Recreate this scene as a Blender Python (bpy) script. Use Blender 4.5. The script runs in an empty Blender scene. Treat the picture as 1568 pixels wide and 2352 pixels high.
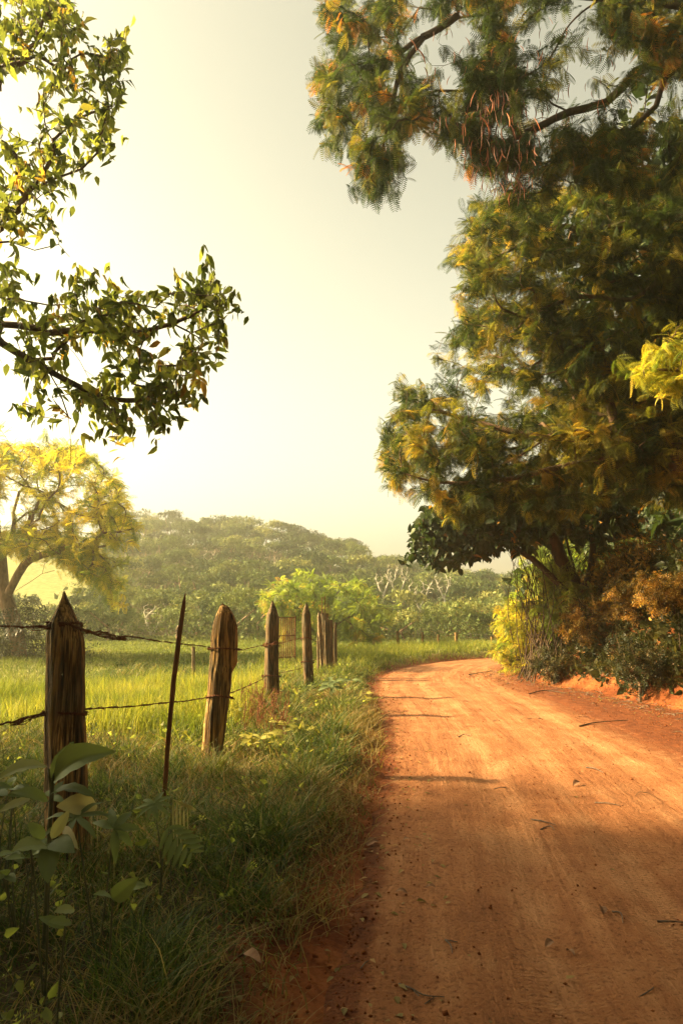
import bpy, math, random
import numpy as np
R = math.radians
rng = np.random.default_rng(7)
random.seed(7)
scene = bpy.context.scene
C = scene.collection

# ------------------------------------------------------------------ camera, sky, sun, exposure
PITCH = R(8.81); CAMZ = 1.6; FP = 1568.0
cam_d = bpy.data.cameras.new('camera'); cam = bpy.data.objects.new('camera', cam_d); C.objects.link(cam)
cam_d.sensor_fit = 'VERTICAL'; cam_d.sensor_height = 36; cam_d.lens = 24
cam_d.clip_start = 0.05; cam_d.clip_end = 3000
cam.location = (0, 0, CAMZ); cam.rotation_euler = (R(90) + PITCH, 0, 0)
scene.camera = cam

SUN_AZ, SUN_EL = -84.0, 31.0          # azimuth from the viewing direction (negative = left), elevation
EXPOSURE = 2.3
w = bpy.data.worlds.new("World"); scene.world = w; w.use_nodes = True
nt = w.node_tree; N = nt.nodes; L = nt.links; N.clear()
out = N.new('ShaderNodeOutputWorld'); bg = N.new('ShaderNodeBackground'); sky = N.new('ShaderNodeTexSky')
sky.sky_type = 'NISHITA'; sky.sun_disc = False; sky.sun_elevation = R(SUN_EL); sky.sun_rotation = R(SUN_AZ)
sky.air_density = 1.0; sky.dust_density = 7.0; sky.ozone_density = 1.0; sky.altitude = 200
hs = N.new('ShaderNodeHueSaturation'); hs.inputs['Saturation'].default_value = 0.22
mx = N.new('ShaderNodeMix'); mx.data_type = 'RGBA'; mx.blend_type = 'MULTIPLY'; mx.inputs['Factor'].default_value = 1
mx.inputs['B'].default_value = (1.0, 0.94, 0.66, 1)
wtc = N.new('ShaderNodeTexCoord'); wsp = N.new('ShaderNodeSeparateXYZ'); L.new(wtc.outputs['Generated'], wsp.inputs[0])
wmr = N.new('ShaderNodeMapRange'); wmr.interpolation_type = 'SMOOTHSTEP'   # humid air: the sky whitens towards the horizon
for k_, v_ in (('From Min', .08), ('From Max', .80), ('To Min', 1.32), ('To Max', .90)): wmr.inputs[k_].default_value = v_
L.new(wsp.outputs[2], wmr.inputs['Value'])
wmu = N.new('ShaderNodeVectorMath'); wmu.operation = 'SCALE'; L.new(sky.outputs[0], wmu.inputs[0]); L.new(wmr.outputs[0], wmu.inputs['Scale'])
L.new(wmu.outputs[0], hs.inputs['Color']); L.new(hs.outputs[0], mx.inputs['A']); L.new(mx.outputs['Result'], bg.inputs[0])
bg.inputs[1].default_value = 0.070
L.new(bg.outputs[0], out.inputs[0])

sd = bpy.data.lights.new('sun', 'SUN'); so = bpy.data.objects.new('sun', sd); C.objects.link(so)
sd.energy = 5.0; sd.angle = R(2.2); sd.color = (1.0, 0.735, 0.37)
SV = np.array([math.sin(R(SUN_AZ)) * math.cos(R(SUN_EL)), math.cos(R(SUN_AZ)) * math.cos(R(SUN_EL)), math.sin(R(SUN_EL))])
so.rotation_euler = (R(90 - SUN_EL), 0, R(180 - SUN_AZ))
so.location = tuple(SV * 60)

scene.view_settings.view_transform = 'Standard'; scene.view_settings.look = 'None'
scene.view_settings.exposure = EXPOSURE; scene.view_settings.gamma = 1
scene.view_settings.use_curve_mapping = False
cy = scene.cycles
cy.max_bounces = 7; cy.diffuse_bounces = 3; cy.glossy_bounces = 2; cy.transmission_bounces = 4
cy.transparent_max_bounces = 8; cy.volume_bounces = 1; cy.use_denoising = True
cy.denoising_prefilter = 'NONE'; cy.sample_clamp_indirect = 6; cy.use_adaptive_sampling = False

# ------------------------------------------------------------------ helpers
def P(px, py, Y):
    """point of the place that stands Y metres ahead, in the direction of picture point px,py"""
    px = np.asarray(px, float); py = np.asarray(py, float)
    x = (px - 784) / FP; y = (1176 - py) / FP
    dy = math.cos(PITCH) - y * math.sin(PITCH); dz = math.sin(PITCH) + y * math.cos(PITCH)
    t = Y / dy
    return np.stack([x * t, dy * t, CAMZ + dz * t], -1)
def G(px, py, z=0.0):
    x = (px - 784) / FP; y = (1176 - py) / FP
    dy = math.cos(PITCH) - y * math.sin(PITCH); dz = math.sin(PITCH) + y * math.cos(PITCH)
    t = (z - CAMZ) / dz
    return np.array([x * t, dy * t])

def raw_mesh(name, verts, faces, mats=(), smooth=False, attrs=None, uv=None, matidx=None):
    me = bpy.data.meshes.new(name)
    verts = np.asarray(verts, np.float32); faces = np.asarray(faces, np.int32)
    nf, k = faces.shape
    me.vertices.add(len(verts)); me.vertices.foreach_set('co', verts.ravel())
    me.loops.add(nf * k); me.loops.foreach_set('vertex_index', faces.ravel())
    me.polygons.add(nf); me.polygons.foreach_set('loop_start', np.arange(0, nf * k, k, dtype=np.int32))
    try: me.polygons.foreach_set('loop_total', np.full(nf, k, np.int32))
    except Exception: pass
    if smooth: me.polygons.foreach_set('use_smooth', np.ones(nf, bool))
    if matidx is not None: me.polygons.foreach_set('material_index', np.asarray(matidx, np.int32))
    for an, av in (attrs or {}).items():
        a = me.attributes.new(an, 'FLOAT', 'POINT'); a.data.foreach_set('value', np.asarray(av, np.float32))
    if uv is not None:
        u = me.uv_layers.new(name='UVMap'); u.data.foreach_set('uv', np.asarray(uv, np.float32)[faces.ravel()].ravel())
    for m in mats: me.materials.append(m)
    me.update(calc_edges=True)
    return me
def link(me, name, parent=None, loc=None):
    o = bpy.data.objects.new(name, me); C.objects.link(o)
    if loc is not None: o.location = loc
    if parent is not None:
        o.parent = parent
    return o
def child(me, name, parent):
    """mesh given in world coordinates, made local to its parent's base"""
    if me is not None: me.transform(__import__('mathutils').Matrix.Translation(-parent.location))
    return link(me, name, parent)
def empty(name, loc):
    o = bpy.data.objects.new(name, None); C.objects.link(o); o.location = tuple(float(v) for v in loc); o.empty_display_size = .2
    return o
def tag(o, label=None, cat=None, group=None, kind=None):
    if label: o['label'] = label
    if cat: o['category'] = cat
    if group: o['group'] = group
    if kind: o['kind'] = kind
    return o
def norm(v): return v / (np.linalg.norm(v, axis=-1, keepdims=True) + 1e-9)
def frames(d, up=None, roll=None):
    """rotation matrices (N,3,3): columns side, axis d, normal"""
    d = norm(d)
    if up is None: up = np.tile([0, 0, 1.0], (len(d), 1))
    s = norm(np.cross(d, up)); n = np.cross(s, d)
    if roll is not None:
        c, si = np.cos(roll)[:, None], np.sin(roll)[:, None]
        s, n = s * c + n * si, n * c - s * si
    return np.stack([s, d, n], -1)
def stamp(tv, tf, pos, rot, sc):
    """copies of template (tv,tf) -> verts, faces; sc (N,) or (N,3)"""
    sc = np.asarray(sc)
    if sc.ndim == 1: sc = sc[:, None]
    v = tv[None] * sc[:, None, :]
    v = np.einsum('nij,nkj->nki', rot, v) + pos[:, None, :]
    n, k = len(pos), len(tv)
    f = tf[None] + (np.arange(n) * k)[:, None, None]
    return v.reshape(-1, 3), f.reshape(-1, tf.shape[1]), k
def merge(parts):
    vs, fs, rs, o = [], [], [], 0
    for v, f, r in parts:
        vs.append(v); fs.append(f + o); rs.append(r); o += len(v)
    return np.concatenate(vs), np.concatenate(fs), np.concatenate(rs)
def tube(pts, rad, k=6, cap=True):
    """tapered tube along a polyline -> quads"""
    pts = np.asarray(pts, float); rad = np.broadcast_to(np.asarray(rad, float), (len(pts),))
    d = norm(np.gradient(pts, axis=0))
    ref = np.array([0, 0, 1.0]) if abs(d[:, 2]).mean() < .8 else np.array([1.0, 0, 0])
    s = norm(np.cross(d, ref)); n = np.cross(s, d)
    a = np.arange(k) / k * 2 * np.pi
    ring = pts[:, None] + rad[:, None, None] * (np.cos(a)[None, :, None] * s[:, None] + np.sin(a)[None, :, None] * n[:, None])
    v = ring.reshape(-1, 3); m = len(pts)
    i = np.arange(m - 1)[:, None] * k; j = np.arange(k)[None]
    f = np.stack([i + j, i + (j + 1) % k, i + k + (j + 1) % k, i + k + j], -1).reshape(-1, 4)
    return v, f
def join(parts):
    vs, fs, o = [], [], 0
    for v, f in parts:
        vs.append(v); fs.append(f + o); o += len(v)
    return np.concatenate(vs), np.concatenate(fs)
def spline(pts, n):
    """Catmull-Rom resample"""
    p = np.asarray(pts, float); p = np.vstack([2 * p[0] - p[1], p, 2 * p[-1] - p[-2]])
    m = len(p) - 3; t = np.linspace(0, m - 1e-6, n); i = t.astype(int); u = (t - i)[:, None]
    a, b, c, d = p[i], p[i + 1], p[i + 2], p[i + 3]
    return .5 * (2 * b + (c - a) * u + (2 * a - 5 * b + 4 * c - d) * u ** 2 + (3 * b - a - 3 * c + d) * u ** 3)
def vnoise(x, y, seed=0):
    """smooth value noise, numpy"""
    x = np.asarray(x, float); y = np.asarray(y, float)
    xi = np.floor(x).astype(np.int64); yi = np.floor(y).astype(np.int64); fx = x - xi; fy = y - yi
    fx = fx * fx * (3 - 2 * fx); fy = fy * fy * (3 - 2 * fy)
    def h(a, b):
        n = (a * 374761393 + b * 668265263 + seed * 974711) & 0xffffffff
        n = ((n ^ (n >> 13)) * 1274126177) & 0xffffffff
        return ((n ^ (n >> 16)) & 0xffff) / 65535.0
    return (h(xi, yi) * (1 - fx) + h(xi + 1, yi) * fx) * (1 - fy) + (h(xi, yi + 1) * (1 - fx) + h(xi + 1, yi + 1) * fx) * fy
def fbm(x, y, seed=0, o=4):
    s = 0; a = .5
    for k in range(o): s = s + a * vnoise(x * 2 ** k, y * 2 ** k, seed + k); a *= .5
    return s
def sstep(a, b, x):
    t = np.clip((x - a) / (b - a), 0, 1); return t * t * (3 - 2 * t)

# ------------------------------------------------------------------ materials
def mat(name):
    m = bpy.data.materials.new(name); m.use_nodes = True; nt = m.node_tree; nt.nodes.clear()
    return m, nt.nodes, nt.links
def ramp(N, stops):
    r = N.new('ShaderNodeValToRGB'); e = r.color_ramp.elements
    while len(e) > 1: e.remove(e[-1])
    e[0].position = stops[0][0]; e[0].color = (*stops[0][1], 1)
    for p, c in stops[1:]:
        q = e.new(p); q.color = (*c, 1)
    return r
def leaf_mat(name, stops, trans=.45, rough=.55, tint=(1.15, 1.1, .55), spec=.3):
    m, N, L = mat(name)
    o = N.new('ShaderNodeOutputMaterial'); a = N.new('ShaderNodeAttribute'); a.attribute_name = 'rnd'
    r = ramp(N, stops); L.new(a.outputs['Fac'], r.inputs[0])
    p = N.new('ShaderNodeBsdfPrincipled'); p.inputs['Roughness'].default_value = rough
    p.inputs['Specular IOR Level'].default_value = spec
    t = N.new('ShaderNodeBsdfTranslucent'); mul = N.new('ShaderNodeMix'); mul.data_type = 'RGBA'; mul.blend_type = 'MULTIPLY'
    mul.inputs['Factor'].default_value = 1; mul.inputs['B'].default_value = (*tint, 1)
    L.new(r.outputs[0], p.inputs['Base Color']); L.new(r.outputs[0], mul.inputs['A']); L.new(mul.outputs['Result'], t.inputs[0])
    s = N.new('ShaderNodeMixShader'); s.inputs[0].default_value = trans
    L.new(p.outputs[0], s.inputs[1]); L.new(t.outputs[0], s.inputs[2]); L.new(s.outputs[0], o.inputs[0])
    return m
def simple(name, stops, scale=(4, 4, 4), rough=.85, bump=.3, detail=6, coord='Object', bscale=None, spec=.2, dist=.02):
    m, N, L = mat(name)
    o = N.new('ShaderNodeOutputMaterial'); p = N.new('ShaderNodeBsdfPrincipled'); tc = N.new('ShaderNodeTexCoord')
    mp = N.new('ShaderNodeMapping'); mp.inputs['Scale'].default_value = scale
    n = N.new('ShaderNodeTexNoise'); n.inputs['Scale'].default_value = 1; n.inputs['Detail'].default_value = detail; n.inputs['Roughness'].default_value = .65
    L.new(tc.outputs[coord], mp.inputs[0]); L.new(mp.outputs[0], n.inputs['Vector'])
    r = ramp(N, stops); L.new(n.outputs[0], r.inputs[0]); L.new(r.outputs[0], p.inputs['Base Color'])
    p.inputs['Roughness'].default_value = rough; p.inputs['Specular IOR Level'].default_value = spec
    b = N.new('ShaderNodeBump'); b.inputs['Strength'].default_value = bump; b.inputs['Distance'].default_value = dist
    n2 = n
    if bscale:
        mp2 = N.new('ShaderNodeMapping'); mp2.inputs['Scale'].default_value = bscale; L.new(tc.outputs[coord], mp2.inputs[0])
        n2 = N.new('ShaderNodeTexNoise'); n2.inputs['Scale'].default_value = 1; n2.inputs['Detail'].default_value = 8; L.new(mp2.outputs[0], n2.inputs['Vector'])
    L.new(n2.outputs[0], b.inputs['Height']); L.new(b.outputs[0], p.inputs['Normal'])
    L.new(p.outputs[0], o.inputs[0])
    return m

M = {}
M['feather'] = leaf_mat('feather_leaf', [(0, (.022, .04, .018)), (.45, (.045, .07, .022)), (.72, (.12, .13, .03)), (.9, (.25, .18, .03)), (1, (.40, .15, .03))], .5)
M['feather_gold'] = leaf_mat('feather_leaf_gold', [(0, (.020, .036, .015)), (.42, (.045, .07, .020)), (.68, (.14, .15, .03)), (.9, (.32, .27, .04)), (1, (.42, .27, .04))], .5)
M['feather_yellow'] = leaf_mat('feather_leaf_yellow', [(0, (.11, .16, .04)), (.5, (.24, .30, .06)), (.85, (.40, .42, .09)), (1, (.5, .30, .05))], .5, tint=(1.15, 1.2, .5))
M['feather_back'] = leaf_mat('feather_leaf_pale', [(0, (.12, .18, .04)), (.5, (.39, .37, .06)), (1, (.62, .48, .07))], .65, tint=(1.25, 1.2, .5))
M['broad'] = leaf_mat('broad_leaf', [(0, (.016, .032, .012)), (.6, (.038, .062, .020)), (.94, (.08, .10, .03)), (1, (.35, .17, .03))], .35, .5, spec=.3)
M['oval'] = leaf_mat('oval_leaf', [(0, (.08, .11, .03)), (.6, (.24, .28, .075)), (.985, (.34, .31, .08)), (1, (.45, .22, .04))], .66, .5, spec=.2)
M['grass'] = leaf_mat('verge_grass_blade', [(0, (.018, .035, .010)), (.4, (.05, .085, .02)), (.65, (.12, .155, .035)), (.82, (.30, .25, .11)), (1, (.26, .11, .045))], .4, .6, spec=.2)
M['meadow'] = leaf_mat('meadow_grass_blade', [(0, (.07, .11, .02)), (.5, (.19, .22, .04)), (1, (.42, .37, .09))], .5, .6, tint=(1.2, 1.15, .5), spec=.2)
M['cropped'] = leaf_mat('cropped_grass_blade', [(0, (.07, .10, .025)), (.6, (.15, .18, .05)), (1, (.28, .26, .10))], .4, .7, spec=.1)
M['dry'] = leaf_mat('dry_grass_blade', [(0, (.12, .09, .03)), (.5, (.22, .17, .06)), (.8, (.35, .24, .10)), (1, (.30, .12, .05))], .35, .7, spec=.2)
M['under'] = leaf_mat('undergrowth_leaf', [(0, (.012, .018, .008)), (.5, (.036, .045, .015)), (.8, (.08, .07, .022)), (.93, (.14, .08, .03)), (1, (.32, .22, .10))], .35, .5, spec=.3)  # the bank's shade is put into this dark leaf colour
M['forest'] = leaf_mat('far_forest_leaf', [(0, (.016, .032, .010)), (.3, (.040, .066, .017)), (.6, (.085, .118, .030)), (.85, (.16, .18, .05)), (1, (.27, .26, .08))], .18, .7, spec=.1)
M['big'] = leaf_mat('big_leaf', [(0, (.09, .125, .055)), (.6, (.19, .24, .085)), (1, (.42, .38, .20))], .4, .6, spec=.25)
M['pod'] = leaf_mat('pod_skin', [(0, (.06, .025, .018)), (.5, (.20, .065, .03)), (1, (.48, .15, .05))], .2, .5)
M['bark'] = simple('bark', [(.3, (.06, .035, .02)), (.5, (.14, .085, .05)), (.7, (.22, .15, .10))], (9, 9, 2.5), .9, .8, bscale=(30, 30, 7))
M['bark_dark'] = simple('dark_bark', [(.3, (.025, .018, .012)), (.7, (.10, .065, .04))], (9, 9, 2.5), .9, .8)
M['bark_pale'] = simple('pale_bark', [(.3, (.24, .22, .17)), (.7, (.42, .39, .31))], (5, 5, 5), .9, .3)
M['rust'] = simple('rusty_wire', [(.3, (.05, .018, .01)), (.6, (.16, .055, .02)), (.8, (.28, .10, .03))], (60, 60, 60), .85, .5)
M['stake'] = simple('rusty_stake', [(.35, (.10, .035, .015)), (.6, (.22, .085, .03)), (.8, (.32, .15, .06))], (30, 30, 5), .75, .4)
M['twig'] = simple('twig_bark', [(.3, (.05, .035, .025)), (.7, (.20, .15, .11))], (30, 30, 30), .9, .4)
M['dead_leaf'] = simple('dead_leaf', [(.3, (.12, .055, .03)), (.7, (.32, .18, .10))], (20, 20, 20), .8, .3)
M['white_wall'] = simple('whitewash', [(.3, (.55, .52, .45)), (.7, (.78, .75, .68))], (3, 3, 3), .9, .3)

def wood_mat(name, dark, mid, light, seed):
    m, N, L = mat(name)
    o = N.new('ShaderNodeOutputMaterial'); p = N.new('ShaderNodeBsdfPrincipled'); tc = N.new('ShaderNodeTexCoord')
    mp = N.new('ShaderNodeMapping'); mp.inputs['Scale'].default_value = (22, 22, 1.6); mp.inputs['Location'].default_value = (seed, seed * 2.3, seed * .7)
    L.new(tc.outputs['Object'], mp.inputs[0])
    n = N.new('ShaderNodeTexNoise'); n.inputs['Scale'].default_value = 1; n.inputs['Detail'].default_value = 5; n.inputs['Roughness'].default_value = .6; n.inputs['Distortion'].default_value = .5
    L.new(mp.outputs[0], n.inputs['Vector'])
    r = ramp(N, [(.34, dark), (.47, mid), (.56, light), (.66, mid), (.78, light)]); L.new(n.outputs[0], r.inputs[0])
    mp2 = N.new('ShaderNodeMapping'); mp2.inputs['Scale'].default_value = (90, 90, 3); L.new(tc.outputs['Object'], mp2.inputs[0])
    n2 = N.new('ShaderNodeTexNoise'); n2.inputs['Scale'].default_value = 1; n2.inputs['Detail'].default_value = 3; L.new(mp2.outputs[0], n2.inputs['Vector'])
    r2 = ramp(N, [(.35, (.35, .32, .3)), (.6, (1, 1, 1))]); L.new(n2.outputs[0], r2.inputs[0])
    mu = N.new('ShaderNodeMix'); mu.data_type = 'RGBA'; mu.blend_type = 'MULTIPLY'; mu.inputs['Factor'].default_value = .85
    L.new(r.outputs[0], mu.inputs['A']); L.new(r2.outputs[0], mu.inputs['B'])
    n3 = N.new('ShaderNodeTexNoise'); n3.inputs['Scale'].default_value = 3.0; n3.inputs['Detail'].default_value = 4; L.new(tc.outputs['Object'], n3.inputs['Vector'])
    r3 = ramp(N, [(.42, (0, 0, 0)), (.62, (1, 1, 1))]); L.new(n3.outputs[0], r3.inputs[0])
    mg = N.new('ShaderNodeMix'); mg.data_type = 'RGBA'; mg.inputs['B'].default_value = (.13, .125, .07, 1)   # weathered grey-green film
    fm = N.new('ShaderNodeMath'); fm.operation = 'MULTIPLY'; fm.inputs[1].default_value = .45; L.new(r3.outputs[0], fm.inputs[0]); L.new(fm.outputs[0], mg.inputs['Factor'])
    L.new(mu.outputs['Result'], mg.inputs['A'])
    mp4 = N.new('ShaderNodeMapping'); mp4.inputs['Scale'].default_value = (34, 34, 1.1); mp4.inputs['Location'].default_value = (seed * 3, 0, seed); L.new(tc.outputs['Object'], mp4.inputs[0])
    n4 = N.new('ShaderNodeTexNoise'); n4.inputs['Scale'].default_value = 1; n4.inputs['Detail'].default_value = 2; n4.inputs['Distortion'].default_value = .8; L.new(mp4.outputs[0], n4.inputs['Vector'])
    r4 = ramp(N, [(.44, (1, 1, 1)), (.485, (.10, .08, .07)), (.515, (.10, .08, .07)), (.56, (1, 1, 1))]); L.new(n4.outputs[0], r4.inputs[0])
    mc = N.new('ShaderNodeMix'); mc.data_type = 'RGBA'; mc.blend_type = 'MULTIPLY'; mc.inputs['Factor'].default_value = .62
    L.new(mg.outputs['Result'], mc.inputs['A']); L.new(r4.outputs[0], mc.inputs['B'])
    L.new(mc.outputs['Result'], p.inputs['Base Color']); p.inputs['Roughness'].default_value = .88; p.inputs['Specular IOR Level'].default_value = .25
    add = N.new('ShaderNodeMath'); add.operation = 'ADD'; L.new(r4.outputs[0], add.inputs[0]); L.new(n2.outputs[0], add.inputs[1])
    b = N.new('ShaderNodeBump'); b.inputs['Strength'].default_value = .9; b.inputs['Distance'].default_value = .02; L.new(add.outputs[0], b.inputs['Height'])
    L.new(b.outputs[0], p.inputs['Normal']); L.new(p.outputs[0], o.inputs[0])
    return m
W1 = wood_mat('post_wood_orange', (.05, .035, .017), (.32, .17, .05), (.75, .44, .13), 1)  # orange light on the post faces is put into the wood colour
W2 = wood_mat('post_wood_brown', (.035, .024, .014), (.15, .09, .04), (.36, .22, .09), 5)
W3 = wood_mat('post_wood_pale', (.14, .09, .05), (.34, .23, .12), (.5, .36, .20), 9)

# ------------------------------------------------------------------ road outline (left edge / right edge pairs, metres)
LE = np.array([(-.15, -3), (-.15, 1), (-.12, 2.4), (-.10, 3.0), (-.02, 3.8), (.08, 4.6), (.22, 5.6), (.36, 7.0), (.54, 9.0), (.66, 11.5), (.72, 14.5),
               (.78, 17.5), (1.25, 20.4), (2.3, 23.4), (4.2, 26.4), (6.8, 28.6), (10.5, 29.8), (16, 30.4), (26, 30.8), (45, 31)])
RE = np.array([(5.2, -3), (5.3, 1), (5.4, 2.4), (5.4, 3.0), (5.5, 3.8), (5.6, 4.6), (5.7, 5.6), (5.8, 7.0), (5.9, 9.0), (5.9, 11.5), (5.6, 14.5),
               (4.9, 17.5), (4.6, 19.6), (4.75, 21.0), (5.4, 22.6), (7.2, 24.0), (10.8, 25.2), (16, 25.8), (26, 26), (45, 26)])
NS = 700
LEs, REs = spline(LE, NS), spline(RE, NS)
def dist_poly(x, y, poly):
    """signed distance to a polyline: positive on its right-hand side walking along it"""
    pts = np.stack([np.ravel(x), np.ravel(y)], -1); best = np.full(len(pts), 1e9); sgn = np.ones(len(pts))
    for a, b in zip(poly[:-1], poly[1:]):
        ab = b - a; t = np.clip(((pts - a) @ ab) / (ab @ ab), 0, 1); q = a + t[:, None] * ab; d = np.linalg.norm(pts - q, axis=1)
        c = ab[0] * (pts[:, 1] - a[1]) - ab[1] * (pts[:, 0] - a[0])
        m = d < best; best[m] = d[m]; sgn[m] = np.where(c[m] < 0, 1, -1)
    return (best * sgn).reshape(np.shape(x))
REc, LEc = REs[::12], LEs[::12]

def ridge(u):      # elevation angle of the wooded ridge by direction
    return np.interp(u, [-1.2, -.5, -.3, -.17, -.054, 0, .05, .1, .165, .25, .6], [9.5, 9.0, 8.0, 7.7, 6.9, 6.0, 4.8, 4.0, 3.2, 3.0, 3.0])
def height(x, y):
    x = np.asarray(x, float); y = np.asarray(y, float)
    z = .10 * (fbm(x * .6, y * .6, 3) - .5) + .03 * (fbm(x * 3, y * 3, 5) - .5)
    dl = dist_poly(x, y, LEc)               # >0 : right of left edge (road side)
    dr = dist_poly(x, y, REc)               # >0 : bank side
    onroad = (dl > 0) & (dr < 0)
    z = z * sstep(0, .6, np.where(onroad, 0, np.minimum(abs(dl), abs(dr))))
    z = z - .03 * onroad
    left = np.clip(-dl, 0, None)            # verge and meadow
    z = z + .10 * sstep(0, .5, left) - .12 * sstep(3, 7, left)
    z = z + .18 * sstep(0, .7, left) * sstep(19, 23, y)
    lump = fbm(x * .9, y * .9, 11) - .5
    bz = 2.35 * sstep(.1, 2.7, dr + 1.2 * lump * sstep(.3, 2, dr)) + .22 * sstep(.1, .5, dr + .5 * lump) + .5 * sstep(4, 12, dr) + .25 * (fbm(x * 2.5, y * 2.5, 17) - .5) * sstep(.3, 1.2, dr)
    bz = bz * (1 - .45 * sstep(17, 22, y)) 
    z = z + np.where(dr > 0, bz, 0)
    u = x / np.maximum(y, 10)
    hm = np.tan(np.radians(ridge(u))) * 125 + CAMZ - 4.3
    z = z + np.maximum(hm, 0) * sstep(40, 128, y) ** 1.0 + 1.2 * (fbm(x * .05, y * .05, 23) - .5) * sstep(45, 80, y)
    z = z - 30 * sstep(135, 300, y)
    return z
def hgt(x, y): return height(np.atleast_1d(x), np.atleast_1d(y))

def axis_pts(segs):
    a = []
    for s, e, st in segs: a.append(np.arange(s, e, st))
    return np.concatenate(a + [[segs[-1][1]]])
gx = axis_pts([(-900, -200, 100), (-200, -60, 14), (-60, -16, 2.2), (-16, -6, .4), (-6, 9, .11), (9, 16, .3), (16, 60, 2), (60, 200, 14), (200, 900, 100)])
gy = axis_pts([(-300, -40, 40), (-40, -6, 3), (-6, 1, .5), (1, 15, .11), (15, 34, .2), (34, 60, .8), (60, 140, 3), (140, 300, 20), (300, 1500, 150)])
XX, YY = np.meshgrid(gx, gy); ZZ = height(XX, YY)
dL, dR = dist_poly(XX, YY, LEc), dist_poly(XX, YY, REc)
on = (dL > .0) & (dR < 0.0); edge = np.minimum(dL, -dR)
ZZ = ZZ - .06 * sstep(.15, .5, np.where(on, edge, 0))
soil = np.where(on, 1, np.where(dR >= 0, 1 - sstep(.5, 5.0, dR + 1.6 * (fbm(XX, YY, 31) - .5)), 1 - sstep(.05, .55, -dL + .5 * (fbm(XX * 2, YY * 2, 37) - .5))))
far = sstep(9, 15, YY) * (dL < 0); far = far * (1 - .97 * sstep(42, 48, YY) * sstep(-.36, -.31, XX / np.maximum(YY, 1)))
ny_, nx_ = XX.shape
ii = (np.arange(ny_ - 1)[:, None] * nx_ + np.arange(nx_ - 1)[None]).ravel()
gf = np.stack([ii, ii + 1, ii + nx_ + 1, ii + nx_], -1)
m, N, L = mat('ground_soil'); M['ground'] = m
o_ = N.new('ShaderNodeOutputMaterial'); p_ = N.new('ShaderNodeBsdfPrincipled'); tc = N.new('ShaderNodeTexCoord')
def noise(N, L, vec, scale, detail=6, rough=.6, dist=0):
    n = N.new('ShaderNodeTexNoise'); n.inputs['Scale'].default_value = scale; n.inputs['Detail'].default_value = detail
    n.inputs['Roughness'].default_value = rough; n.inputs['Distortion'].default_value = dist; L.new(vec, n.inputs['Vector']); return n
def mixc(N, L, fac, a, b, mode='MIX'):
    x = N.new('ShaderNodeMix'); x.data_type = 'RGBA'; x.blend_type = mode
    for s, v in (('Factor', fac), ('A', a), ('B', b)):
        if isinstance(v, (int, float)): x.inputs[s].default_value = v
        elif isinstance(v, tuple): x.inputs[s].default_value = (*v, 1)
        else: L.new(v, x.inputs[s])
    return x.outputs['Result']
def math_(N, L, op, a, b=None, c=None):
    x = N.new('ShaderNodeMath'); x.operation = op
    for i, v in enumerate((a, b, c)):
        if v is None: continue
        if isinstance(v, (int, float)): x.inputs[i].default_value = v
        else: L.new(v, x.inputs[i])
    return x.outputs[0]
ob = tc.outputs['Object']
n1 = noise(N, L, ob, 2.2); n2 = noise(N, L, ob, 22); n3 = noise(N, L, ob, .35, 4)
rs = ramp(N, [(.3, (.10, .028, .010)), (.5, (.19, .058, .018)), (.7, (.27, .10, .034))]); L.new(n1.outputs[0], rs.inputs[0])
rsd = ramp(N, [(.3, (.45, .4, .35)), (.6, (1, 1, 1))]); L.new(n2.outputs[0], rsd.inputs[0])
red = mixc(N, L, .8, rs.outputs[0], rsd.outputs[0], 'MULTIPLY')
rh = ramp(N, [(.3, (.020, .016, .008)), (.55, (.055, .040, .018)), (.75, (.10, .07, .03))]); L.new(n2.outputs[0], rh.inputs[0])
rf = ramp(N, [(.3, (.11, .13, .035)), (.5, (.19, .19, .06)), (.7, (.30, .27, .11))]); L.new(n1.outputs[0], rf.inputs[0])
af = N.new('ShaderNodeAttribute'); af.attribute_name = 'far'; as_ = N.new('ShaderNodeAttribute'); as_.attribute_name = 'soil'
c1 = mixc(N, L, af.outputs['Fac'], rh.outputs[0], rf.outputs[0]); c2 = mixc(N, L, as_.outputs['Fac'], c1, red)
L.new(c2, p_.inputs['Base Color']); p_.inputs['Roughness'].default_value = .95; p_.inputs['Specular IOR Level'].default_value = .1
b_ = N.new('ShaderNodeBump'); b_.inputs['Strength'].default_value = .8; b_.inputs['Distance'].default_value = .05
L.new(math_(N, L, 'ADD', n1.outputs[0], math_(N, L, 'MULTIPLY', n2.outputs[0], .35)), b_.inputs['Height']); L.new(b_.outputs[0], p_.inputs['Normal']); L.new(p_.outputs[0], o_.inputs[0])
me = raw_mesh('ground', np.stack([XX, YY, ZZ], -1).reshape(-1, 3), gf, [m], True, {'soil': soil.ravel(), 'far': far.ravel()})
tag(link(me, 'ground'), kind='structure')

# road sheet
NV = 110
# finer steps near the camera
t_ = np.linspace(0, 1, 900) ** 1.0
idx = t_ * (NS - 1); i0 = np.clip(idx.astype(int), 0, NS - 2); fr = (idx - i0)[:, None]
Lq = LEs[i0] * (1 - fr) + LEs[i0 + 1] * fr; Rq = REs[i0] * (1 - fr) + REs[i0 + 1] * fr
cum = np.concatenate([[0], np.cumsum(np.linalg.norm(np.diff((Lq + Rq) / 2, axis=0), axis=1))])
vv = np.linspace(-.03, 1.0, NV)
RX = Lq[:, None, 0] * (1 - vv) + Rq[:, None, 0] * vv; RY = Lq[:, None, 1] * (1 - vv) + Rq[:, None, 1] * vv
wid = np.linalg.norm(Rq - Lq, axis=1)[:, None]; V = vv[None] * wid; U = np.repeat(cum[:, None], NV, 1)
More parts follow.
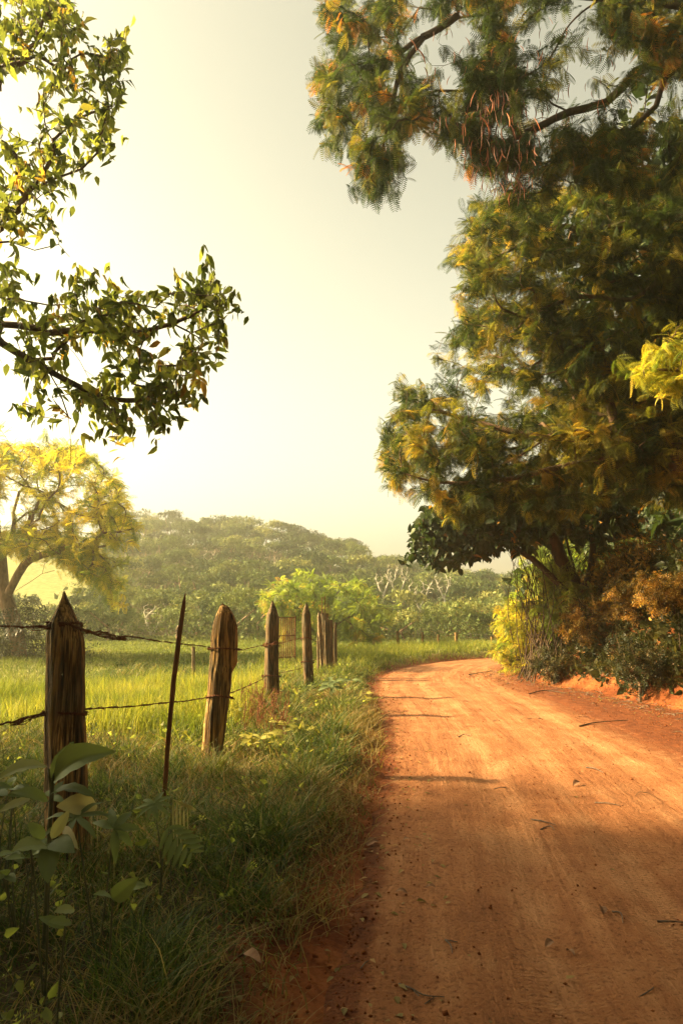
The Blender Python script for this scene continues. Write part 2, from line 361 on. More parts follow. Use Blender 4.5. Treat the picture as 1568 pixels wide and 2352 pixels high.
# ragged edge on the verge side
rag = .28 * (fbm(U * .9, U * 0 + 3, 41) - .5) + .12 * (fbm(U * 4, U * 0, 43) - .5)
k = 1 - sstep(0, .12, vv)[None]
dirn = norm(Rq - Lq)[:, None]; RX = RX + rag * k * dirn[..., 0]; RY = RY + rag * k * dirn[..., 1]
wob = .25 * (fbm(U * .12, U * 0 + 9, 47) - .5)
def tr(c, s): return np.exp(-((V + wob - c) / s) ** 2)
tracks = tr(1.05, .22) + tr(2.55, .24) + .7 * tr(1.75, .16) + .8 * tr(3.3, .2) + .5 * tr(4.2, .25)
RZ = -.028 + .030 * (fbm(U * .5, V * 1.1, 51) - .5) - .026 * tracks + .010 * (fbm(U * .7, V * 9, 53) - .5) + .008 * (fbm(U * 5, V * 5, 57) - .5) + .03 * np.exp(-((V - wid * .5) / 1.6) ** 2)
RZ = RZ - .05 * (1 - sstep(-.03, .015, vv))[None] + .02
ii = (np.arange(899)[:, None] * NV + np.arange(NV - 1)[None]).ravel(); rf_ = np.stack([ii, ii + 1, ii + NV + 1, ii + NV], -1)
m, N, L = mat('packed_laterite'); M['road'] = m
o_ = N.new('ShaderNodeOutputMaterial'); p_ = N.new('ShaderNodeBsdfPrincipled'); tc = N.new('ShaderNodeTexCoord')
uvo = tc.outputs['UV']; ob = tc.outputs['Object']
sx = N.new('ShaderNodeSeparateXYZ'); L.new(uvo, sx.inputs[0]); u_, v_ = sx.outputs[0], sx.outputs[1]
mpS = N.new('ShaderNodeMapping'); mpS.inputs['Scale'].default_value = (.45, 4.5, 1); L.new(uvo, mpS.inputs[0])
mpS2 = N.new('ShaderNodeMapping'); mpS2.inputs['Scale'].default_value = (1.1, 15, 1); L.new(uvo, mpS2.inputs[0])
st = noise(N, L, mpS.outputs[0], 1, 5, .6, .3); st2 = noise(N, L, mpS2.outputs[0], 1, 4, .6, .2)
big = noise(N, L, ob, .55, 4); gr = noise(N, L, ob, 38, 6, .7); med = noise(N, L, ob, 6, 6, .65)
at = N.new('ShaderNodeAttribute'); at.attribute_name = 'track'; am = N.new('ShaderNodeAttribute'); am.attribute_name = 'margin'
# tyre tread cross marks
wv = N.new('ShaderNodeTexWave'); wv.wave_type = 'BANDS'; wv.bands_direction = 'X'; wv.inputs['Scale'].default_value = 10.0; wv.inputs['Distortion'].default_value = 4.5; wv.inputs['Detail'].default_value = 2; wv.inputs['Detail Scale'].default_value = 3
mpw = N.new('ShaderNodeMapping'); mpw.inputs['Scale'].default_value = (1, 1.0, 1); L.new(uvo, mpw.inputs[0]); L.new(mpw.outputs[0], wv.inputs['Vector'])
patch = noise(N, L, mpS.outputs[0], .7, 3); rp = ramp(N, [(.42, (0, 0, 0)), (.55, (1, 1, 1))]); L.new(patch.outputs[0], rp.inputs[0])
tread = math_(N, L, 'MULTIPLY', math_(N, L, 'MULTIPLY', wv.outputs['Fac'], rp.outputs[0]), math_(N, L, 'MINIMUM', at.outputs['Fac'], 1.0))
rc = ramp(N, [(.32, (.16, .058, .022)), (.5, (.28, .115, .046)), (.68, (.40, .195, .090))])
f1 = math_(N, L, 'ADD', math_(N, L, 'MULTIPLY', st.outputs[0], .45), math_(N, L, 'MULTIPLY', noise(N, L, ob, 1.6, 8, .7).outputs[0], .55)); f1 = math_(N, L, 'ADD', f1, math_(N, L, 'MULTIPLY', at.outputs['Fac'], .07))
L.new(f1, rc.inputs[0])
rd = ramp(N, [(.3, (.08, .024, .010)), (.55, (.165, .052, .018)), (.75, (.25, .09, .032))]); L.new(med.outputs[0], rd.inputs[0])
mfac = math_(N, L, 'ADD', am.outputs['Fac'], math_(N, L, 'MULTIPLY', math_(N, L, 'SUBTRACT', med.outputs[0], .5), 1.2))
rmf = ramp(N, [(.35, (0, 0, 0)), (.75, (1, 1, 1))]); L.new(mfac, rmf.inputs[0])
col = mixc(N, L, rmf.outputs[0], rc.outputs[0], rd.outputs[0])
rg = ramp(N, [(.34, (.30, .25, .22)), (.47, (1, 1, 1)), (.62, (1, 1, 1)), (.75, (1.25, 1.2, 1.1))]); L.new(gr.outputs[0], rg.inputs[0])
col = mixc(N, L, .75, col, rg.outputs[0], 'MULTIPLY')
rg2 = ramp(N, [(.34, (.62, .55, .5)), (.5, (1, 1, 1))]); L.new(st2.outputs[0], rg2.inputs[0]); col = mixc(N, L, .28, col, rg2.outputs[0], 'MULTIPLY')
L.new(col, p_.inputs['Base Color']); p_.inputs['Roughness'].default_value = .92; p_.inputs['Specular IOR Level'].default_value = .15
hsum = math_(N, L, 'ADD', math_(N, L, 'MULTIPLY', gr.outputs[0], .45), math_(N, L, 'MULTIPLY', med.outputs[0], .7))
hsum = math_(N, L, 'ADD', hsum, math_(N, L, 'MULTIPLY', st2.outputs[0], .22)); hsum = math_(N, L, 'ADD', hsum, math_(N, L, 'MULTIPLY', st.outputs[0], .8))
hsum = math_(N, L, 'ADD', hsum, math_(N, L, 'MULTIPLY', tread, .2))
b_ = N.new('ShaderNodeBump'); b_.inputs['Strength'].default_value = 1.0; b_.inputs['Distance'].default_value = .045; L.new(hsum, b_.inputs['Height'])
L.new(b_.outputs[0], p_.inputs['Normal']); L.new(p_.outputs[0], o_.inputs[0])
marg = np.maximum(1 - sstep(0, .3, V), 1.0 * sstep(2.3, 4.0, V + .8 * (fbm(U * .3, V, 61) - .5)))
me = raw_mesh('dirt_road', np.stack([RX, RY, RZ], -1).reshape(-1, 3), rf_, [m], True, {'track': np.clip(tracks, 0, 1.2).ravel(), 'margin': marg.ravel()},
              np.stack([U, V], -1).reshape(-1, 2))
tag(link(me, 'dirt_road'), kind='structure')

# ------------------------------------------------------------------ leaf templates (quads)
def T_frond(pairs=10, plen=.30, droop=.25, wdt=.05):
    """feathery leaf, length 1 along +Y, normal +Z"""
    v, f = [], []
    def q(a, b, c, d): i = len(v); v.extend([a, b, c, d]); f.append((i, i + 1, i + 2, i + 3))
    z = lambda t: -droop * t * t
    for k in range(4):
        a, b = k / 4, (k + 1) / 4; q((-.008, a, z(a)), (.008, a, z(a)), (.006, b, z(b)), (-.006, b, z(b)))
    for i in range(pairs):
        t = .12 + .86 * i / (pairs - 1); ln = plen * (math.sin(math.pi * (.18 + .72 * t)) ** .7) ; w = wdt * (.8 + .3 * math.sin(math.pi * t))
        for s in (-1, 1):
            tip = (s * ln * .92, t + ln * .38, z(t) - .10 * ln - .05); mid = (s * ln * .5, t + ln * .2)
            q((0, t, z(t)), (mid[0], mid[1] - w, z(t) - .02), tip, (mid[0], mid[1] + w, z(t) - .02))
    return np.array(v, float), np.array(f)
def T_oval(fold=.12, wdt=.27, droop=.15):
    """ovate leaf, length 1, folded along the midrib"""
    ys = [0, .28, .62, 1]; ws = [.02, wdt, wdt * .8, 0.01]
    v = []
    for y, wv_ in zip(ys, ws):
        z = -droop * y * y; v += [(-wv_, y, z + fold * wv_ / wdt), (0, y, z), (wv_, y, z + fold * wv_ / wdt)]
    f = []
    for k in range(3): f += [(3 * k, 3 * k + 1, 3 * k + 4, 3 * k + 3), (3 * k + 1, 3 * k + 2, 3 * k + 5, 3 * k + 4)]
    return np.array(v, float), np.array(f)
def T_card():
    return np.array([(-.28, .3, .05), (0, 0, 0), (.28, .35, .05), (.02, 1, -.1)], float), np.array([(0, 1, 2, 3)])
def T_sprig(n=5):
    """little twig with n simple leaflets"""
    v, f = [], []
    def q(a, b, c, d): i = len(v); v.extend([a, b, c, d]); f.append((i, i + 1, i + 2, i + 3))
    for i in range(n):
        t = (i + .5) / n; s = -1 if i % 2 else 1
        q((0, t, 0), (s * .18, t - .02, .02), (s * .36, t + .16, -.06), (s * .14, t + .12, .03))
    q((0, .85, 0), (-.08, .98, 0), (0, 1.2, -.08), (.08, .98, 0))
    return np.array(v, float), np.array(f)
def T_pod():
    v, f = [], []
    n = 6
    for i in range(n):
        t = i / (n - 1); w_ = .036 * math.sin(math.pi * (.08 + .84 * t)) + .006; x = .10 * math.sin(t * 3.0)
        v += [(x - w_, t, 0.0), (x, t, w_ * .5), (x + w_, t, 0.0), (x, t, -w_ * .5)]
    for i in range(n - 1):
        for j in range(4): f.append((4 * i + j, 4 * i + (j + 1) % 4, 4 * i + 4 + (j + 1) % 4, 4 * i + 4 + j))
    return np.array(v, float), np.array(f)
FROND = [T_frond(10, .36, .2, .026), T_frond(11, .33, .45, .024), T_frond(9, .40, .1, .028)]
FROND_L = [T_frond(7, .36, .25, .045), T_frond(8, .32, .4, .04)]
OVAL = [T_oval(), T_oval(.05, .3, .3), T_oval(.2, .24, .05)]
OVAL_E = [T_oval(.04, .21, .15), T_oval(.1, .18, .35), T_oval(.02, .24, .05)]
CARD = [T_card()]; SPRIG = [T_sprig(5), T_sprig(4)]; POD = [T_pod()]

def leaves(templates, pos, dirs, sizes, rnd, roll=None, up=None):
    """-> verts, faces, rnd per vertex"""
    n = len(pos); which = rng.integers(0, len(templates), n); out = []
    rot = frames(dirs, up, roll)
    for i, (tv, tf) in enumerate(templates):
        mk = which == i
        if not mk.any(): continue
        v, f, k_ = stamp(tv, tf, pos[mk], rot[mk], sizes[mk]); out.append((v, f, np.repeat(rnd[mk], k_)))
    return merge(out)

# ------------------------------------------------------------------ tree growth
def grow(limbs, attr, step=.45, wander=.10, sag=0.0, bias=.12):
    """limbs: polylines, the first starts at the base. attr: points that want a twig tip.
    -> nodes, parent, tip indices"""
    pos, par = [], []
    for li, l in enumerate(limbs):
        l = np.asarray(l, float); ln = np.linalg.norm(np.diff(l, axis=0), axis=1).sum(); pts = spline(l, max(3, int(ln / step) + 1))
        if li == 0: prev = -1
        else:
            prev = int(np.argmin(np.linalg.norm(np.array(pos) - pts[0], axis=1)))
        for q in pts: pos.append(q); par.append(prev); prev = len(pos) - 1
    nl = len(pos)
    cap = nl + len(attr) * 14; PA = np.zeros((cap, 3)); PA[:nl] = pos; PR = np.full(cap, -1); PR[:nl] = par; DR = np.zeros(cap)
    for i in range(nl): DR[i] = 0 if PR[i] < 0 else DR[PR[i]] + np.linalg.norm(PA[i] - PA[PR[i]])
    n = nl; tips = []
    lp = PA[:nl]
    d0 = np.array([np.min(np.linalg.norm(lp - a, axis=1)) for a in attr]); order = np.argsort(d0)
    for ai in order:
        a = attr[ai]; d = np.linalg.norm(PA[:n] - a, axis=1); j = int(np.argmin(d + bias * DR[:n])); dist = d[j]
        m_ = int(max(2, math.ceil(dist / step))); 
        if n + m_ >= cap: break
        base = PA[j].copy(); prev = j
        pd = norm(PA[j] - PA[PR[j]]) if PR[j] >= 0 else np.array([0, 0, 1.0])
        c1 = base + pd * dist * .35
        for k_ in range(1, m_ + 1):
            t = k_ / m_; q = (1 - t) ** 2 * base + 2 * t * (1 - t) * c1 + t * t * a
            if k_ < m_: q = q + rng.normal(0, wander * step, 3)
            PA[n] = q; PR[n] = prev; DR[n] = DR[prev] + np.linalg.norm(q - PA[prev]); prev = n; n += 1
        tips.append(n - 1)
    return PA[:n], PR[:n], np.array(tips, int)
def wood(PA, PR, tips, rtip, rroot, k=6, minr=0.0):
    n = len(PA); wgt = np.zeros(n); wgt[tips] = 1
    for i in range(n - 1, 0, -1):
        if PR[i] >= 0: wgt[PR[i]] += max(wgt[i], .3)
    wgt = np.maximum(wgt, 1); e = math.log(rroot / rtip) / math.log(max(wgt.max(), 2)); rad = rtip * wgt ** e
    kids = [[] for _ in range(n)]
    for i in range(n):
        if PR[i] >= 0: kids[PR[i]].append(i)
    parts = []; starts = [(-1, i) for i in range(n) if PR[i] < 0]
    while starts:
        p0, i = starts.pop(); chain = [i] if p0 < 0 else [p0, i]; r = [rad[i]] if p0 < 0 else [rad[i], rad[i]]
        while kids[i]:
            ks = sorted(kids[i], key=lambda c: -wgt[c])
            for c in ks[1:]: starts.append((i, c))
            i = ks[0]; chain.append(i); r.append(rad[i])
        if len(chain) > 1 and max(r) >= minr:
            kk = k + 4 if max(r) > .06 else (k if max(r) > .02 else 3 if max(r) < .008 else 4)
            parts.append(tube(PA[chain], np.array(r), kk))
    return join(parts), rad
def tree_obj(name, label, cat, base, woodvf, crown, barkm, leafm, group=None):
    root = empty(name, base); tag(root, label, cat, group)
    child(raw_mesh(name + '_trunk', *woodvf, [barkm], True), 'trunk', root)
    if crown is not None:
        v, f, r = crown; child(raw_mesh(name + '_crown', v, f, [leafm], False, {'rnd': r}), 'crown', root)
    return root

def in_poly(px, py, poly):
    poly = np.asarray(poly, float); ins = np.zeros(len(px), bool); j = len(poly) - 1
    for i in range(len(poly)):
        xi, yi = poly[i]; xj, yj = poly[j]
        c = ((yi > py) != (yj > py)) & (px < (xj - xi) * (py - yi) / (yj - yi + 1e-12) + xi); ins ^= c; j = i
    return ins
def sample_poly(poly, n, y0, y1, dens=None):
    poly = np.asarray(poly, float); out = np.zeros((0, 3))
    while len(out) < n:
        px = rng.uniform(poly[:, 0].min(), poly[:, 0].max(), n * 3); py = rng.uniform(poly[:, 1].min(), poly[:, 1].max(), n * 3)
        k_ = in_poly(px, py, poly)
        if dens is not None: k_ &= rng.random(n * 3) < dens(px, py)
        a, b = (y0, y1) if not callable(y0) else y0(px[k_], py[k_])
        out = np.vstack([out, P(px[k_], py[k_], rng.uniform(a, b, k_.sum()))])
    return out[:n]
def blobs(lst, y0, y1):
    """lst of (px,py,rx,ry,n)"""
    o = []
    for px, py, rx, ry, n in lst:
        a = rng.uniform(0, 2 * np.pi, n); r = np.sqrt(rng.random(n)); o.append(P(px + rx * r * np.cos(a), py + ry * r * np.sin(a), rng.uniform(y0, y1, n)))
    return np.concatenate(o)
def sprays(PA, PR, tips, k, size, templates, spread=.9, back=.5, droop=.25, srand=.25, patch=0.0, cl=.35, up=None, rollr=.5):
    """k leaves round each tip, pointing out and sideways"""
    tp = PA[tips]; td = norm(tp - PA[PR[tips]]); n = len(tips)
    t = rng.random((n, k)); pos = tp[:, None] - td[:, None] * (back * t)[..., None]
    rv = norm(rng.normal(0, 1, (n, k, 3))); d = norm(td[:, None] * (1.1 - .5 * t)[..., None] + spread * rv + np.array([0, 0, -droop]))
    base = np.clip(rng.normal(.42, cl * .35 if patch else cl * .6, n) + patch * (fbm(tp[:, 0] * .9 + tp[:, 1] * .5, tp[:, 2] * 1.1 + tp[:, 1] * .4, 201, 3) - .45) * 2.2, 0, 1)[:, None]; r = np.clip(base + rng.normal(0, .12, (n, k)), 0, .995)
    pos = pos.reshape(-1, 3); d = d.reshape(-1, 3)
    sz = size * (1 + srand * rng.uniform(-1, 1, n * k))
    return leaves(templates, pos, d, sz, r.ravel(), roll=rng.normal(0, rollr, n * k))

def proj(p):
    p = np.asarray(p, float); q = p - np.array([0, 0, CAMZ])
    fw = q[..., 1] * math.cos(PITCH) + q[..., 2] * math.sin(PITCH); up = -q[..., 1] * math.sin(PITCH) + q[..., 2] * math.cos(PITCH)
    fs = np.where(abs(fw) < 1e-3, 1e-3, fw)
    return 784 + FP * q[..., 0] / fs, 1176 - FP * up / fs, fw

# ------------------------------------------------------------------ wooded hillside
def crown_cards(c, rx, rz, n, size, tone):
    """umbrella crown made of lobes of leaf cards"""
    nl = rng.integers(6, 11); a = rng.uniform(0, 2 * np.pi, nl); r = np.sqrt(rng.random(nl)) * rx * .75
    lc = c + np.stack([r * np.cos(a), r * np.sin(a), rz * (.35 - .6 * (r / rx) ** 2) + rng.normal(0, .12 * rz, nl)], -1)
    li = rng.integers(0, nl, n); lr = rx * rng.uniform(.28, .5, nl)[li]
    d = norm(rng.normal(0, 1, (n, 3)) * [1, 1, .8] + [0, 0, .25])
    p = lc[li] + d * (lr * rng.uniform(.55, 1.05, n))[:, None] * np.array([1, 1, .55])
    return p, norm(d + rng.normal(0, .35, (n, 3))), size * rng.uniform(.6, 1.4, n), np.clip(tone + rng.normal(0, .11, n) + (rng.random(nl) * .16 - .08)[li], 0, .99)
BARE = [(880, 44, 60), (915, 56, 62), (965, 62, 56), (622, 36, 82), (478, 26, 82), (350, 60, 47), (1020, 40, 64)]
ps, ds, ss, rs_ = [], [], [], []; trunks = []
cand = []
for _ in range(6000):
    y = 41 + 96 * rng.random() ** 1.15; u = rng.uniform(-.62, .62); cand.append((u * y, y))
    if len(cand) >= 5200: break
kept = []
for x, y in cand:
    u = x / y
    if u < -.33 + .03 * math.sin(y) and y > 46 and not (u > -.36 and y < 60): continue
    if y < 46 and rng.random() < .35: continue
    mind = 1.55 + (y - 40) * .018
    if any(abs(u - (bx_ - 784) / 1568) < .5 * bw_ / 1568 + .012 and Yb - 9 < y < Yb + 1.5 for bx_, bw_, Yb in BARE): continue
    if all((x - a) ** 2 + (y - b) ** 2 > mind * mind for a, b in kept): kept.append((x, y))
for x, y in kept:
    h0 = float(hgt(x, y)[0]); sc = rng.uniform(.75, 1.3); edgef = 1 if y > 50 else .55
    k_ = float(np.interp(y, [42, 58, 85, 125], [.42, .55, .78, .9])); th = (3.0 + 1.6 * rng.random()) * sc * k_; rx = (1.6 + 1.3 * rng.random()) * sc * (.35 + .6 * k_); rz = rx * rng.uniform(.45, .8)
    n = int(240 * rx); size = .20 + .0016 * y
    p, d, s, r = crown_cards(np.array([x, y, h0 + th]), rx, rz, n, size, rng.choice([.12, .3, .5, .7, .88], p=[.22, .26, .22, .18, .12]))
    ps.append(p); ds.append(d); ss.append(s); rs_.append(r)
    if y < 50:   # skirts of brush at the wood's foot
        n = 160; p = np.stack([x + rng.normal(0, 1.3, n), y + rng.normal(0, 1, n), np.zeros(n)], -1); p[:, 2] = height(p[:, 0], p[:, 1]) + rng.uniform(0, 1.5, n)
        ps.append(p); ds.append(norm(rng.normal(0, 1, (n, 3)))); ss.append(rng.uniform(.2, .45, n)); rs_.append(np.clip(rng.normal(.5, .15, n), 0, .99))
    elif y < 115:
        n = 40; p = np.stack([x + rng.normal(0, 2, n), y + rng.normal(0, 2, n), np.zeros(n)], -1); p[:, 2] = height(p[:, 0], p[:, 1]) + rng.uniform(0, 2.2, n)
        ps.append(p); ds.append(norm(rng.normal(0, 1, (n, 3)))); ss.append(rng.uniform(.4, .8, n)); rs_.append(np.clip(rng.normal(.4, .15, n), 0, .99))
    if rng.random() < .55:
        b = np.array([x, y, h0 - .2]); trunks.append(tube(np.array([b, b + [rng.normal(0, .2), 0, th * .6], b + [rng.normal(0, .6), 0, th + rz * .2]]), [.13, .09, .03], 4))
ups = np.concatenate(ds); v, f, r = leaves(CARD + SPRIG, np.concatenate(ps), norm(np.cross(ups, rng.normal(0, 1, ups.shape))), np.concatenate(ss), np.concatenate(rs_), roll=rng.normal(0, .45, len(ups)), up=ups)
tv, tf = join(trunks)
mi = np.concatenate([np.zeros(len(f)), np.ones(len(tf))]).astype(int)
me = raw_mesh('hillside_wood', np.vstack([v, tv]), np.vstack([f, tf + len(v)]), [M['forest'], M['bark']], False, {'rnd': np.concatenate([r, np.zeros(len(tv))])}, matidx=mi)
tag(link(me, 'hillside_wood'), 'dense hazy green woodland covering the hillside behind the bend', 'woodland', kind='stuff')

# bare pale trees one can tell apart on the hill
for i, (px, py0, py1, wd, Y, lab) in enumerate([
        (880, 1378, 1312, 44, 60, 'bare pale forked tree on the hillside, just right of the yellow feathery tree'),
        (915, 1392, 1296, 56, 62, 'tallest bare white tree standing out of the hillside wood'),
        (965, 1412, 1330, 62, 56, 'spreading bare white tree on the hillside above the far posts'),
        (622, 1322, 1278, 36, 82, 'bare pale tree high on the hill above the plank gate posts'),
        (478, 1385, 1262, 26, 82, 'slim bare pale trunk on the hill above the leaning rusty stake'),
        (350, 1480, 1385, 60, 47, 'pale leafless shrub with tangled branches at the foot of the wood'),
        (1020, 1385, 1318, 40, 64, 'bare pale tree on the hill under the dark leafy bough')]):
    b = P(px, py0 + 12, Y); top = P(px, py1, Y); H = top[2] - b[2]; W = wd / FP * Y / 2
    at_ = np.stack([b[0] + rng.uniform(-W, W, 48), b[1] + rng.uniform(-W, W, 48) * .6, b[2] + H * rng.uniform(.6, 1.0, 48)], -1)
    g0_ = b.copy(); g0_[2] = float(hgt(b[0], b[1])[0]) - .2
    PA, PR, tips = grow([[g0_, b, b + [.02 * H, 0, H * .2], b + [-.03 * H, 0, H * .42]], [b + [.02 * H, 0, H * .2], b + [-W * .4, 0, H * .5], b + [-W * .8, .2, H * .8]], [b + [.0, 0, H * .3], b + [W * .4, 0, H * .55], b + [W * .75, -.2, H * .85]]], at_, .5, .06, bias=.3)
    wv_, _ = wood(PA, PR, tips, .016, .11, 5); o = link(raw_mesh('bare_tree', *wv_, [M['bark_pale']], True), 'bare_tree')
    tag(o, lab, 'tree', 'bare pale trees on the hillside')

# ------------------------------------------------------------------ yellow feathery tree by the bend (F) and bush at the bend (G)
base = np.array([-1.0, 31.0, float(hgt(-1.0, 31.0)[0]) - .05])
polyF = [(605, 1400), (600, 1350), (640, 1325), (680, 1318), (700, 1300), (725, 1312), (760, 1312), (800, 1330), (840, 1345), (880, 1372), (915, 1402), (905, 1450), (860, 1475), (760, 1482), (700, 1470), (620, 1455)]
at_ = sample_poly(polyF, 260, 29.4, 33.0)
PA, PR, tips = grow([[base, base + [.1, 0, .7], base + [.3, 0, 1.3]], [base + [.1, 0, .6], base + [-.8, .2, 1.3], base + [-1.5, 0, 2.0]], [base + [.1, 0, .7], base + [1.3, .2, 1.5], base + [2.7, 0, 1.9]]], at_, .4)
wv_, _ = wood(PA, PR, tips, .008, .09)
cr = sprays(PA, PR, tips, 13, .36, FROND_L, spread=.8, droop=.1, back=.7, cl=.6)
tree_obj('feathery_tree', 'small yellow-green feathery tree beyond the gate at the outside of the bend', 'tree', base, wv_, cr, M['bark'], M['feather_yellow'], 'feathery trees')

polyG = [(1128, 1425), (1160, 1388), (1225, 1366), (1285, 1395), (1310, 1470), (1300, 1545), (1230, 1560), (1150, 1545), (1135, 1500), (1155, 1462)]
base = np.array([5.9, 20.3, float(hgt(5.9, 20.3)[0]) - .05])
at_ = sample_poly(polyG, 260, 18.6, 21.2)
PA, PR, tips = grow([[base, base + [-.2, 0, .5]], [base + [0, 0, .2], base + [.6, -.4, .8]], [base + [0, 0, .2], base + [-.8, .2, .8]]], at_, .3)
wv_, _ = wood(PA, PR, tips, .006, .05)
cr = sprays(PA, PR, tips, 14, .22, FROND_L, spread=1.0, droop=.2, back=.5, cl=.6)
tree_obj('feathery_bush', 'bright yellow-green feathery bush on the bank where the road bends away', 'bush', base, wv_, cr, M['bark'], M['feather_back'], 'bushes on the bank')

# ------------------------------------------------------------------ backlit tree at the left (D)
YD = 25.0
q = lambda px, py, dy=0: P(px, py, YD + dy)
base = q(47, 1526); gz = float(hgt(base[0], base[1])[0]); base[2] = gz - .1
polyD = [(-260, 990), (20, 982), (62, 1030), (150, 1012), (232, 1052), (288, 1105), (300, 1165), (325, 1195), (312, 1262), (285, 1318), (300, 1370), (262, 1385), (215, 1352), (165, 1300), (110, 1262), (40, 1270), (-260, 1320)]
def densD(px, py):
    hole = np.exp(-(((px - 25) / 55) ** 2 + ((py - 1160) / 55) ** 2)); h2 = np.exp(-(((px - 150) / 25) ** 2 + ((py - 1150) / 22) ** 2))
    return np.clip((.32 + .75 * sstep(.35, .6, 1.12 * fbm(px / 70, py / 45, 77, 3))) * (1 - .95 * hole) * (1 - .8 * h2), 0, 1)
at_ = sample_poly(polyD, 980, 22.0, 28.5, densD)
limbs = [[base, q(38, 1455), q(21, 1396), q(9, 1361), q(3, 1290, .3), q(-2, 1243, .5), q(-10, 1150, .5), q(-30, 1080, .5)],
         [q(14, 1375), q(33, 1337, -.3), q(54, 1300, -.6), q(77, 1281, -.8), q(117, 1270, -1.2), q(170, 1250, -1.5)],
         [q(16, 1380), q(30, 1362, -.2), q(59, 1344, -.5), q(87, 1325, -.7), q(101, 1316, -.9), q(126, 1310, -1.0)],
         [q(98, 1316, -.9), q(103, 1295, -1.), q(124, 1279, -1.2)],
         [q(3, 1290, .3), q(21, 1255, .6), q(35, 1201, 1.), q(30, 1185, 1.2), q(45, 1130, 1.4)],
         [q(35, 1201, 1.), q(60, 1180, 1.3), q(105, 1160, 1.6)],
         [q(-2, 1243, .5), q(-60, 1180, 1), q(-130, 1120, 1)],
         [q(170, 1250, -1.5), q(215, 1260, -1.6), q(255, 1300, -1.6)]]
PA, PR, tips = grow(limbs, at_, .55)
wv_, _ = wood(PA, PR, tips, .009, .26, 6)
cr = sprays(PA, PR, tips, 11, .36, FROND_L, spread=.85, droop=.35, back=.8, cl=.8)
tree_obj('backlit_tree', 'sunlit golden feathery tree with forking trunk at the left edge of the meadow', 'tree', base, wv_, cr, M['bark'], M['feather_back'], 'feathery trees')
# brush at its foot
n = 2600; bx = rng.normal(-13.2, 1.6, n); by = rng.normal(25.4, 1.2, n); bz = height(bx, by) + rng.random(n) ** 1.5 * 1.7
v, f, r = leaves(SPRIG, np.stack([bx, by, bz], -1), norm(rng.normal(0, 1, (n, 3)) + [0, 0, .6]), rng.uniform(.2, .4, n), np.clip(rng.normal(.3, .15, n), 0, .9), roll=rng.uniform(0, 6, n))
tag(link(raw_mesh('shrub', v, f, [M['under']], False, {'rnd': r}), 'shrub'), 'dark low shrubbery round the foot of the backlit tree', 'shrub')

# ------------------------------------------------------------------ near tree at the left, ovate leaves (E)
q = lambda px, py, Y=6.0: P(px, py, Y)
base = np.array([-6.6, 4.4, float(hgt(-6.6, 4.4)[0]) - .1])
vis = blobs([(60, 30, 130, 75, 62), (150, 60, 70, 60, 20), (0, 110, 90, 60, 26), (260, 115, 36, 45, 16), (262, 185, 36, 70, 26), (170, 170, 70, 50, 20), (150, 250, 70, 60, 20), (205, 290, 45, 50, 12),
             (250, 280, 20, 30, 4), (60, 350, 55, 50, 16), (130, 400, 60, 50, 20), (40, 440, 60, 40, 15), (60, 500, 75, 35, 20), (0, 380, 30, 60, 9), (-60, 300, 60, 250, 35),
             (30, 640, 50, 50, 12), (20, 690, 40, 40, 8), (120, 720, 60, 50, 14), (200, 680, 60, 50, 24), (270, 720, 70, 60, 34), (300, 790, 60, 70, 26), (210, 760, 60, 60, 16), (120, 790, 80, 60, 14), (60, 790, 60, 60, 10),
             (395, 700, 40, 35, 12), (455, 670, 55, 35, 22), (490, 700, 36, 50, 20), (470, 790, 60, 40, 18), (440, 820, 30, 35, 8), (400, 870, 60, 40, 12), (460, 910, 30, 30, 6), (330, 880, 70, 40, 16), (300, 940, 80, 45, 22), (380, 950, 50, 40, 10),
             (250, 900, 70, 50, 14), (250, 980, 40, 40, 8), (90, 860, 80, 40, 8), (50, 940, 30, 18, 3), (110, 940, 50, 22, 5), (170, 930, 40, 25, 4), (-70, 760, 60, 130, 30)], 5.4, 6.7)
pts = []
while len(pts) < 1500:                     # unseen extra crown over, behind and left of the camera, added for foreground shade
    c_ = np.array([rng.uniform(-12.5, 5.5), rng.uniform(-5, 8.5), rng.uniform(1.6, 9.5)])
    lit = 6.0 - (c_[0] - 1.5) * .105
    if c_[0] > -4.2 and c_[2] < 5.0: continue
    if c_[1] > lit - .3: continue
    px_, py_, fw = proj(c_)
    if fw > 0 and px_ > -150 and py_ > -420 and px_ < 1800: continue
    if c_[1] > 3.5 and c_[0] > -9: continue
    if ((c_[0] + 4) / 10) ** 2 + ((c_[1] - .5) / 8.2) ** 2 + ((c_[2] - 5) / 5) ** 2 > 1: continue
    pts.append(c_)
